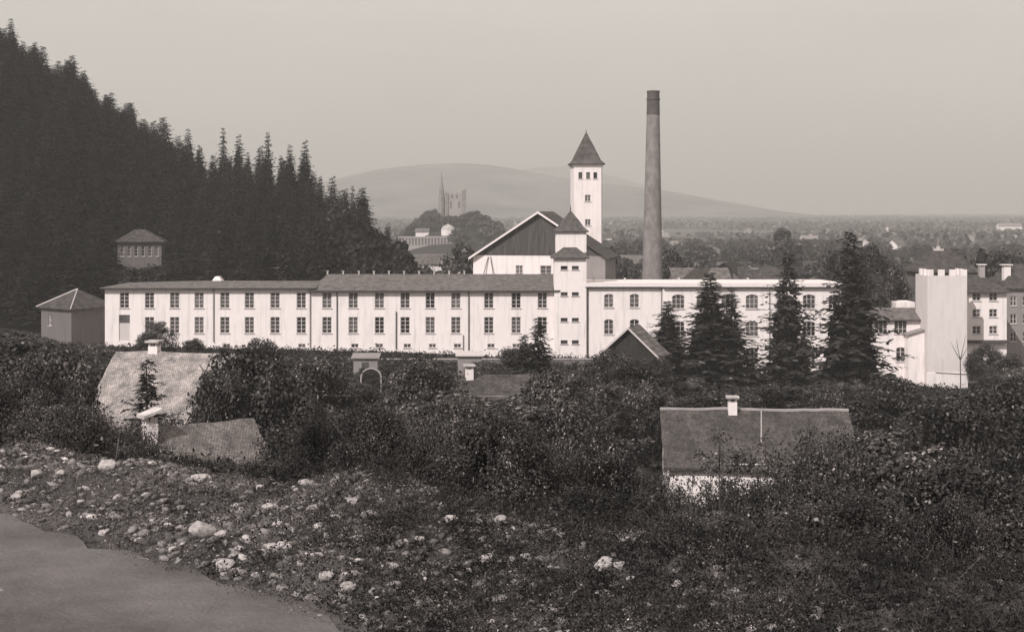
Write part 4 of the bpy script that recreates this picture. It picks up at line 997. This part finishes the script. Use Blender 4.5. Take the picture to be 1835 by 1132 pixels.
for it in range(26000):
    if cnt >= 330: break
    Y = 26+152*rm.random()**1.35; u = rm.uniform(-80, 1920); X = XX(u, Y)
    if Y < yedge(X)+4.5 or (u > 1480 and Y > 166): continue
    z = tz(X, Y)
    lim = float(np.interp(u, LX, LV))
    near = Y < 66
    if not near and sum(1 for a in placed if a[1] >= 66) >= 150: continue
    h = rm.uniform(2.6, 6.0) if near else rm.uniform(4.0, 11)
    rr = h*rm.uniform(0.36, 0.62); rpx = rr/Y*F
    if any((X-a)**2+(Y-b)**2 < (0.62*(rr+c))**2 for a, b, c in placed): continue
    hous = False
    for (hx, hyy, rad) in ((XX(292,90),90,6.2),(XX(330,61),61,5.2),(XX(1356,90),90,8.0),(XX(885,114),114,4.5),(XX(1128,153),153,5)):
        if (X-hx)**2+(Y-hyy)**2 < (rad+rr*0.5)**2: hous = True
    if hous: continue
    top = HY+(CZ-z-h)/Y*F
    if top < lim+rm.uniform(-6, 22): 
        h = ZZ(lim+max(rm.uniform(-4, 45), rm.uniform(-6,20)*0), Y)-z
        if h < 1.6: continue
        rr = min(rr, h*0.7); rpx = rr/Y*F; top = HY+(CZ-z-h)/Y*F
    bot = HY+(CZ-z)/Y*F; ok = True
    for _ in range(3):
        bb = blocked(u, rpx, top, Y, bot)
        if bb is None: break
        h2 = ZZ(bb+1, Y)-z
        if h2 < 1.4: ok = False; break
        h = h2; rr = min(rr, h*0.75); rpx = rr/Y*F; top = HY+(CZ-z-h)/Y*F
    if not ok: continue
    placed.append((X, Y, rr)); cnt += 1
    k = LF_N[rm.randrange(3)] if near else LF_M[rm.randrange(4)]
    side = 'left' if u < 560 else ('centre' if u < 1150 else 'right')
    if near: lab, grp, nm = {'left': ('dense leafy shrub on the bank below the rubble at left', 'bank shrubs at left'), 'centre': ('bushy leafy shrub on the bank beyond the stones at centre', 'bank shrubs at centre'), 'right': ('very dark bushy shrub on the bank at lower right', 'bank shrubs at right')}[side]+('shrub',)
    else: lab, grp, nm = {'left': ('dark leafy garden tree around the left cottages below the factory', 'garden trees at left'), 'centre': ('dark leafy garden tree below the middle wing', 'garden trees at centre'), 'right': ('dark leafy garden tree below the right wing and around the farmhouse', 'garden trees at right')}[side]+('broadleaf_tree',)
    k.place(nm, lab, 'shrub' if near else 'tree', grp, (X, Y, z-0.25), h, rr, mat='leaf')
# pale leafy bush at centre left, its bright light put into paler leaves
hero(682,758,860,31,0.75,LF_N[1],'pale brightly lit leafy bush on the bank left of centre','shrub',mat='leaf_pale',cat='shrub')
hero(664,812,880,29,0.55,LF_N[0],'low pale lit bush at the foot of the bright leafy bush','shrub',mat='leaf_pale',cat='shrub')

for X_, Y_, h_, r_w, l_ in ((-7.5,-8,29,5,'unseen tree added behind the viewpoint to cast shade, farthest left'),(-1,-9,31,5.5,'tallest unseen tree added directly behind the viewpoint to cast shade'),(5.5,-8,29,5.5,'unseen tree added behind and right of the viewpoint to cast shade'),(10.5,-3,25,5,'unseen tree added beside the viewpoint on the right to cast shade'),(12,3.5,21,4,'smaller unseen tree added on the bank right of the viewpoint for shade')):  # trees added out of view to shade the lower right foreground
    LF_M[2].place('broadleaf_tree', l_, 'tree', None, (X_, Y_, 14.8 if Y_ < 0 else tz(X_, Y_)), h_, r_w)  # unseen trees added only to cast shade on the foreground
hero(430,606,800,80,4.2,LF_M[2],'big dark leafy tree hiding the right end of the pale cottage roof','broadleaf_tree')
hero(392,645,800,76,2.6,LF_M[0],'dark leafy tree close right of the pale cottage roof','broadleaf_tree')
hero(500,640,820,78,3.6,LF_M[2],'dark leafy tree right of the big one beside the pale cottage','broadleaf_tree')
hero(92,612,820,74,3.6,LF_M[2],'dark leafy tree left of the pale cottage roof','broadleaf_tree')
SAP = [Kind(5, 1.2, leaf_crown(5, 1.2, 26, 60, 0.035, r_, z0=0.2, lump=0.25), trunk_mesh(5, 0.04, r_, 7, spread=0.16, frac=0.95), 'leaf', 'bark')]
for a_, b_, c_, d_, l_ in ((1290,742,960,34,'thin twiggy sapling crossing the left half of the farmhouse roof'),(1375,760,980,33,'leaning twiggy sapling before the middle of the farmhouse roof'),(1450,735,980,36,'tallest twiggy sapling before the right end of the farmhouse roof'),(1412,790,980,31,'low twiggy sapling between the two before the farmhouse roof'),(1500,770,980,34,'rightmost twiggy sapling before the farmhouse roof end')):
    hero(a_,b_,c_,d_,1.3,SAP[0],l_,'sapling',mat='leaf',cat='sapling')
hero(1005,650,800,90,4.0,LF_M[2],'broad dark tree below the stair turret','broadleaf_tree')
hero(1765,612,700,186,3.0,LF_M[2],'dark shrub tree below the windows of the three-storey white house','broadleaf_tree')
hero(1800,628,700,180,3.2,LF_M[0],'round dark tree at the right edge below the grey house','broadleaf_tree')
hero(1452,775,960,60,3.0,LF_N[2],'dark tall bush hiding the right part of the farmhouse front','shrub',cat='shrub')
hero(1525,745,960,62,3.2,LF_N[0],'dark tall bush at the right end of the farmhouse','shrub',cat='shrub')
hero(1375,838,960,58,2.2,LF_N[1],'dark bush before the middle of the farmhouse front','shrub',cat='shrub')
hero(1335,832,960,60,3.1,LF_N[0],'dark bush beside the visible patch of farmhouse wall','shrub',cat='shrub')
hero(1182,836,960,60,2.2,LF_N[2],'dark bush at the left corner of the farmhouse','shrub',cat='shrub')
hero(1250,892,960,52,1.9,LF_N[1],'low dark bush under the visible patch of farmhouse wall','shrub',cat='shrub')
hero(1170,630,760,132,3.0,LF_M[1],'dark leafy tree hiding the right foot of the small dark barn','broadleaf_tree')
hero(1092,618,760,134,3.2,LF_M[2],'dark leafy tree hiding the left eave of the small dark barn','broadleaf_tree')
for a_, b_, d_, l_ in ((1196,812,46,'slender twiggy sapling at the left corner of the farmhouse wall'),(1240,822,45,'twiggy sapling left of the visible farmhouse wall patch'),(1276,800,46,'twiggy sapling right of the visible farmhouse wall patch'),(1318,790,44,'twiggy sapling before the farmhouse wall under its chimney')):
    hero(a_,b_,960,d_,1.5,SAP[0],l_,'sapling',mat='leaf',cat='sapling')
hero(1600,668,800,120,5.0,LF_M[2],'broad dark tree at right between the factory and the farmhouse','broadleaf_tree')
hero(1690,690,820,80,4.6,LF_M[0],'big dark tree right of the farmhouse','broadleaf_tree')
hero(1790,672,860,90,5.0,LF_M[2],'big dark tree at the right edge beyond the dark weeds','broadleaf_tree')
hero(1620,745,900,62,4.0,LF_M[1],'dark tree close right of the farmhouse roof end','broadleaf_tree')
hero(1760,770,940,48,3.4,LF_N[2],'large dark shrub at the lower right edge','shrub',cat='shrub')
hero(1640,830,980,42,2.6,LF_N[0],'large dark shrub at lower right before the tree beside the farmhouse','shrub',cat='shrub')
hero(395,812,880,46,1.6,LF_N[1],'low dark shrub before the right foot of the nearest cottage roof','shrub',cat='shrub')
hero(330,800,880,45,1.3,LF_N[0],'small dark shrub before the middle of the nearest cottage roof','shrub',cat='shrub')
hero(235,745,850,50,2.3,LF_N[2],'dark shrub hiding the left end of the nearest cottage','shrub',cat='shrub')
hero(560,628,800,100,3.6,LF_M[0],'rounded dark tree left of the garden arch','broadleaf_tree')
hero(760,632,800,100,4.2,LF_M[2],'rounded dark tree between the garden sheds','broadleaf_tree')
hero(930,606,760,140,3.0,LF_M[1],'rounded tree breaking the middle wing wall near its right end','broadleaf_tree')
hero(1128,634,800,118,3.6,LF_M[0],'dark leafy tree directly below the small dark barn','broadleaf_tree')
# ------------------------------------------------------------------ foreground stones, weeds
def rock_arrays(rng, n, sub=1):
    import bmesh
    bm = bmesh.new(); bmesh.ops.create_icosphere(bm, subdivisions=sub, radius=1.0)
    V = np.array([v.co[:] for v in bm.verts]); Fc = np.array([[v.index for v in f.verts] for f in bm.faces]); bm.free()
    return V, Fc
def rock_mesh(rng, sub=3):
    V, Fc = rock_arrays(rng, 1, sub)
    for k in range(11):
        d = unit(rng.normal(size=3)); c = 0.48+0.3*rng.random(); p = V@d
        V = V - np.clip(p-c, 0, None)[:,None]*d*0.9
    n = vnoise(V[:,0]*3+9, V[:,1]*3+V[:,2]*2, 1.0, 3)*0.12; V = V*(1+n[:,None])
    me = bpy.data.meshes.new('stone'); me.from_pydata(V.tolist(), [], Fc.tolist()); me.update(); return me
ROCKS = [rock_mesh(RNG) for _ in range(5)]
def hit(px, py):
    """walk down the view ray to the ground, returns the world point"""
    for Y in np.arange(10, 60, 0.1):
        if ZZ(py, Y) <= tz(XX(px, Y), Y): return XX(px, Y), Y
    return XX(px, 40), 40
ST = [(66,858,15,'pale angular stone at far left of the rubble bank'),(190,842,17,'flat pale stone beside the left shrubs at the top of the rubble'),(108,852,9,'small pale stone right of the pale angular one'),
 (358,863,16,'whitish flat stone under the nearest cottage roof'),(548,871,13,'pale stone at the far edge of the rubble right of the nearest cottage'),(466,881,11,'pinkish rounded stone near the far edge of the rubble'),
 (362,960,24,'long flat pale slab in the middle of the rubble'),(397,965,14,'bright stone touching the long flat slab'),(186,958,11,'half-buried stone at the road edge on the left'),(250,975,10,'narrow stone just above the road notch'),
 (310,993,12,'flat grey stone close to the road edge'),(480,988,14,'pale stone left of the bright round one in the rubble'),(503,985,12,'bright round stone in the middle rubble'),(404,1018,17,'broad greyish stone almost at the road edge'),
 (665,930,17,'oval buff stone right of the middle of the bank'),(808,943,18,'bright white wedge-shaped stone at centre'),(751,969,10,'small white upright stone left of and below the wedge stone'),(897,939,15,'pale rough stone right of the white wedge stone'),
 (872,1009,14,'white flat-topped stone below the wedge stone'),(945,1006,13,'buff flat stone right of the flat-topped white one'),(618,1041,11,'small stone perched above the lower left boulder'),(621,1061,16,'rounded boulder near the lower centre left edge'),
 (1083,1026,20,'largest bright white boulder in the dark weeds at lower right'),(1110,1018,11,'white block at the right shoulder of the largest boulder'),(1112,941,11,'pale stone standing alone in the dark weeds'),(1028,941,6,'tiny bright stone in the weeds right of centre'),
 (988,1102,12,'brownish stone near the bottom edge at centre'),(1212,1053,12,'double-humped stone in the dark at lower right'),(633,904,11,'pale stone at the foot of the lit bush'),(572,1000,11,'grey stone between the slab and the wavy grass'),
 (1338,985,6,'small stone in the dark weeds at right'),(1275,1083,6,'smallest white stone near the bottom right'),(530,1073,9,'pale stone low on the bank by the road tip'),(585,1040,14,'flat greyish stone left of the rounded boulder'),
 (30,895,12,'pale stone above the road at the left edge'),(145,905,10,'buff stone between the road and the left rubble'),(560,915,12,'grey buff stone in the upper rubble'),(480,915,12,'pale grey stone behind the long slab')]
for i, (px, py, hwp, lab) in enumerate(ST):
    X, Y = hit(px, py); s = hwp*1.08/F*Y; z = tz(X, Y)
    if float(Y) < float(yroad(X))+0.1: z = 15.02
    o = bpy.data.objects.new('stone', ROCKS[i % 5]); 
    if not ROCKS[i % 5].materials: ROCKS[i % 5].materials.append(M['pale_stone'])
    COL.objects.link(o); o.location = (X, Y, z+s*0.4); o.scale = (s, s*0.8, s*random.uniform(0.55, 0.8)); o.rotation_euler = (random.uniform(-0.3,0.3), random.uniform(-0.3,0.3), random.uniform(-0.4,0.4))
    tag(o, lab, 'stone', 'pale stones on the rubble bank')

# rubble: thousands of small stones
def scatter(n, xr, yr, keep):
    X = RNG.uniform(*xr, n); Y = RNG.uniform(*yr, n); m = keep(X, Y); return X[m], Y[m]
def krub(X, Y):
    s = Y-yroad(X); d = Y-yedge(X)
    rightness = np.clip((X-0.5)/4.0, 0, 1)
    dens = np.clip(0.62+1.1*vnoise(X, Y, 1.7, 12), 0.25, 1)*(1-0.88*rightness)
    edge = np.where(s < 0.35, 0.3, 1.0)
    return ((s > 0.0) & (d < 5) & (RNG.random(len(X)) < dens*edge)) | ((s <= 0) & (s > -6) & (RNG.random(len(X)) < 0.004))
X, Y = scatter(85000, (-16, 8), (13, 34), krub); Z = terrain(X, Y); n = len(X)
V0, F0 = rock_arrays(RNG, 1, 1); nv = len(V0)
rad = 0.014+0.085*RNG.random(n)**4.5
sc = rad[:,None]*(np.array([1.35,0.9,0.6])+0.35*(RNG.random((n,3))-0.5))
ang = RNG.random(n)*6.283; ca, sa = np.cos(ang), np.sin(ang)
Vj = V0[None]*(1+0.28*(RNG.random((n,nv,1))-0.5))*sc[:,None,:]
tl = (RNG.random((n,1))-0.5)*0.8
Vx = Vj[...,0]*ca[:,None]-Vj[...,1]*sa[:,None]+X[:,None]; Vy = Vj[...,0]*sa[:,None]+Vj[...,1]*ca[:,None]+Y[:,None]; Vz = Vj[...,2]+Vj[...,0]*tl+(Z+rad*0.12)[:,None]
Vall = np.stack([Vx, Vy, Vz], -1).reshape(-1, 3); Fall = (F0[None]+(np.arange(n)*nv)[:,None,None]).reshape(-1, 3)
me = bpy.data.meshes.new('rubble'); me.vertices.add(len(Vall)); me.vertices.foreach_set('co', Vall.reshape(-1).astype(np.float32))
me.loops.add(Fall.size); me.loops.foreach_set('vertex_index', Fall.reshape(-1).astype(np.int32)); me.polygons.add(len(Fall)); me.polygons.foreach_set('loop_start', np.arange(0, Fall.size, 3, dtype=np.int32)); me.update(calc_edges=True)
tag(link('rubble', me, M['rubble']), 'small grey and pale stones strewn over the bank', 'rubble', kind='stuff')

def weeds(name, label, n, xr, yr, keep, hgt, mat, leaves=9, lw=0.03):
    X, Y = scatter(n, xr, yr, keep); Z = terrain(X, Y); n = len(X)
    h = hgt*(0.4+0.9*RNG.random(n)**1.5)*(0.6+0.9*np.clip(vnoise(X, Y, 1.5, 22)+0.5, 0, 1))
    base = np.repeat(np.stack([X, Y, Z], -1), leaves, 0); H = np.repeat(h, leaves)[:,None]
    d = unit(RNG.normal(size=base.shape)*np.array((1,1,0.25))+np.array((0,0,0.75))); 
    t = RNG.random((len(base),1))
    c = base + d*H*(0.1+0.9*t); L = lw*(0.6+0.9*RNG.random((len(base),1))**2)
    dirn = unit(d*0.7+RNG.normal(size=base.shape)*0.7+np.array((0,0,-0.1))); side = unit(np.cross(dirn, RNG.normal(size=base.shape)))
    wv = L*(0.3+0.3*RNG.random((len(base),1)))
    Q = np.stack([c-dirn*L, c-side*wv, c+dirn*L, c+side*wv], 1)
    # thin stalks
    s2 = unit(np.cross(d, RNG.normal(size=base.shape)))*lw*0.08
    Q2 = np.stack([base-s2, base+s2, c+s2, c-s2], 1)
    return tag(link(name, quads_mesh(name, np.concatenate([Q, Q2[::4]])), M[mat]), label, name.replace('_', ' '), kind='stuff')
def kleft(X, Y):
    s = Y-yroad(X); d = Y-yedge(X)
    return (s > -0.25) & (d < 7) & (X < 3.5) & (RNG.random(len(X)) < np.clip(0.62+0.9*vnoise(X, Y, 1.9, 31)+0.25*np.clip(d+1,0,3), 0.2, 1))
weeds('ground_weeds', 'low weeds growing between the stones of the bank', 95000, (-16, 4), (12, 36), kleft, 0.14, 'weedp', 10, 0.016)
def kright(X, Y):
    s = Y-yroad(X); d = Y-yedge(X); return (s > 0.1) & (d < 26) & (X > -6.5) & (RNG.random(len(X)) < np.clip((X+4.5)/4.0, 0.14, 1))
weeds('tall_weeds', 'dark tall weeds and nettles covering the lower right bank', 38000, (-6.5, 16), (8, 42), kright, 0.4, 'weed', 26, 0.024)
def kmid(X, Y):
    d = Y-yedge(X); return (d > 1.5) & (RNG.random(len(X)) < 0.9)
weeds('undergrowth', 'dark undergrowth covering the slope between the shrubs', 30000, (-26, 26), (20, 75), kmid, 0.7, 'weed', 22, 0.05)
def kval(X, Y): return (np.abs(X) < 0.40*Y)
weeds('meadow_growth', 'rough growth under the garden trees on the valley floor', 26000, (-70, 70), (70, 192), kval, 0.9, 'weed', 12, 0.17)

# a few arching stalks in the foreground
for i, (px, py, ln, lab) in enumerate(((1240,1010,0.9,'thin arching grass stalk right of the largest boulder'),(1330,1060,1.0,'thin arching stalk in the darkness at lower right'),(1150,1050,0.8,'thin leaning stalk crossing the largest boulder'),(1450,1040,0.9,'lone stalk in the dark weeds farther right'),(985,840,1.3,'pale bare stick standing in the bushes at centre'))):
    X, Y = hit(px, py+60); z = tz(X, Y); mb = MB(); pts = []
    for k in range(8):
        t = k/7; pts.append((-(t**1.6)*ln*0.5, 0.05*t, t*ln*(1-0.2*t)))
    mb.tube(pts, [0.004*(1-0.7*k/7)+0.001 for k in range(8)], 5)
    root = empty('weed_stalk', (X, Y, z)); tag(root, lab, 'weed'); mb.build('stem', M['palebark' if i == 4 else 'bark'], root)
    sd = MB(); p = pts[7]; sd.tube([pts[6], ((pts[6][0]+p[0])/2-0.01, p[1], (pts[6][2]+p[2])/2+0.01), (p[0]-0.02, p[1], p[2]+0.02)], [0.004, 0.009, 0.002], 5)
    sd.build('seed_head', M['bark'], root)
# white flowering tops in the bushes
for i, (px, py, Y, lab) in enumerate(((920,795,36,'cluster of white blossoms in the bushes at centre'),(1010,812,36,'larger cluster of white blossoms right of the first in the bushes'),)):
    X = XX(px,Y); z = ZZ(py,Y); root = empty('blossom_spray', (X, Y, tz(X,Y))); tag(root, lab, 'flowers')
    zz = z-root.location.z; mb = MB(); mb.tube([(0,0,-0.1),(0.05,0,zz*0.6),(0,0,zz)], [0.03,0.02,0.01], 5); mb.build('stem', M['bark'], root)
    c = RNG.normal(size=(90,3))*np.array((0.12,0.12,0.1))+np.array((0,0,zz)); link('blossoms', quads_mesh('blossoms', rhombs(c, unit(RNG.normal(size=c.shape)), 0.035*np.ones(90), 0.025*np.ones(90), RNG)), M['pale_stone'], root)

# ------------------------------------------------------------------ haze, sky, sun, camera
hb = MB(); hb.box(-9500, 9500, -70, 13500, -12, 420)
hz_o = hb.build('haze', None); tag(hz_o, 'thin pale valley haze', 'haze', kind='stuff')
hm = bpy.data.materials.new('haze_air'); hm.use_nodes = True; nt = hm.node_tree; nt.nodes.clear()
out = nt.nodes.new('ShaderNodeOutputMaterial'); pv = nt.nodes.new('ShaderNodeVolumePrincipled')
pv.inputs['Color'].default_value = (0.99, 0.952, 0.92, 1); pv.inputs['Density'].default_value = 0.00032; pv.inputs['Anisotropy'].default_value = 0.0
nt.links.new(pv.outputs[0], out.inputs['Volume']); hz_o.data.materials.append(hm)
hm.cycles.homogeneous_volume = True

SUN = np.array((-0.42, -0.64, 0.66)); SUN = SUN/np.linalg.norm(SUN)
el = math.asin(SUN[2]); az = math.atan2(SUN[0], SUN[1])
w = bpy.data.worlds.new('World'); S.world = w; w.use_nodes = True; nt = w.node_tree; N = nt.nodes; L = nt.links
bg = N['Background']; sky = N.new('ShaderNodeTexSky'); sky.sky_type = 'NISHITA'; sky.sun_disc = False; sky.sun_elevation = el; sky.sun_rotation = az
sky.dust_density = 2.0
hs_ = N.new('ShaderNodeHueSaturation'); hs_.inputs['Saturation'].default_value = 0.0; L.new(sky.outputs[0], hs_.inputs['Color'])
tc = N.new('ShaderNodeTexCoord'); mp = N.new('ShaderNodeMapping'); mp.inputs['Scale'].default_value = (1.6, 1.6, 7); L.new(tc.outputs['Generated'], mp.inputs['Vector'])
nz = N.new('ShaderNodeTexNoise'); nz.inputs['Scale'].default_value = 1.6; nz.inputs['Detail'].default_value = 5; L.new(mp.outputs['Vector'], nz.inputs['Vector'])
cr = N.new('ShaderNodeValToRGB'); cr.color_ramp.elements[0].position = 0.3; cr.color_ramp.elements[0].color = (5.4,5.05,4.62,1); cr.color_ramp.elements[1].position = 0.75; cr.color_ramp.elements[1].color = (6.85,6.42,5.88,1)
L.new(nz.outputs['Fac'], cr.inputs['Fac'])
mx = N.new('ShaderNodeMix'); mx.data_type = 'RGBA'; mx.inputs[0].default_value = 0.85; L.new(hs_.outputs[0], mx.inputs[6]); L.new(cr.outputs[0], mx.inputs[7]); L.new(mx.outputs[2], bg.inputs['Color'])
bg.inputs['Strength'].default_value = 0.123
sl = bpy.data.lights.new('sun', 'SUN'); sl.energy = 3.9; sl.angle = R(0.6); sl.color = (1.0, 0.975, 0.95)
so = bpy.data.objects.new('sun', sl); COL.objects.link(so)
from mathutils import Vector
so.rotation_euler = Vector(SUN).to_track_quat('Z', 'Y').to_euler(); so.location = (0, 0, 200)

cam = bpy.data.cameras.new('camera'); co = bpy.data.objects.new('camera', cam); COL.objects.link(co); S.camera = co
cam.sensor_width = 36; cam.lens = F/1835*36; cam.shift_y = -(566-HY)/1835.0; cam.clip_start = 0.1; cam.clip_end = 30000
co.location = (0, 0, CZ); co.rotation_euler = (R(90), 0, 0)
S.view_settings.view_transform = 'Standard'; S.view_settings.look = 'None'; S.view_settings.exposure = 0.0; S.view_settings.gamma = 1.0
S.render.resolution_x = 1024; S.render.resolution_y = 631
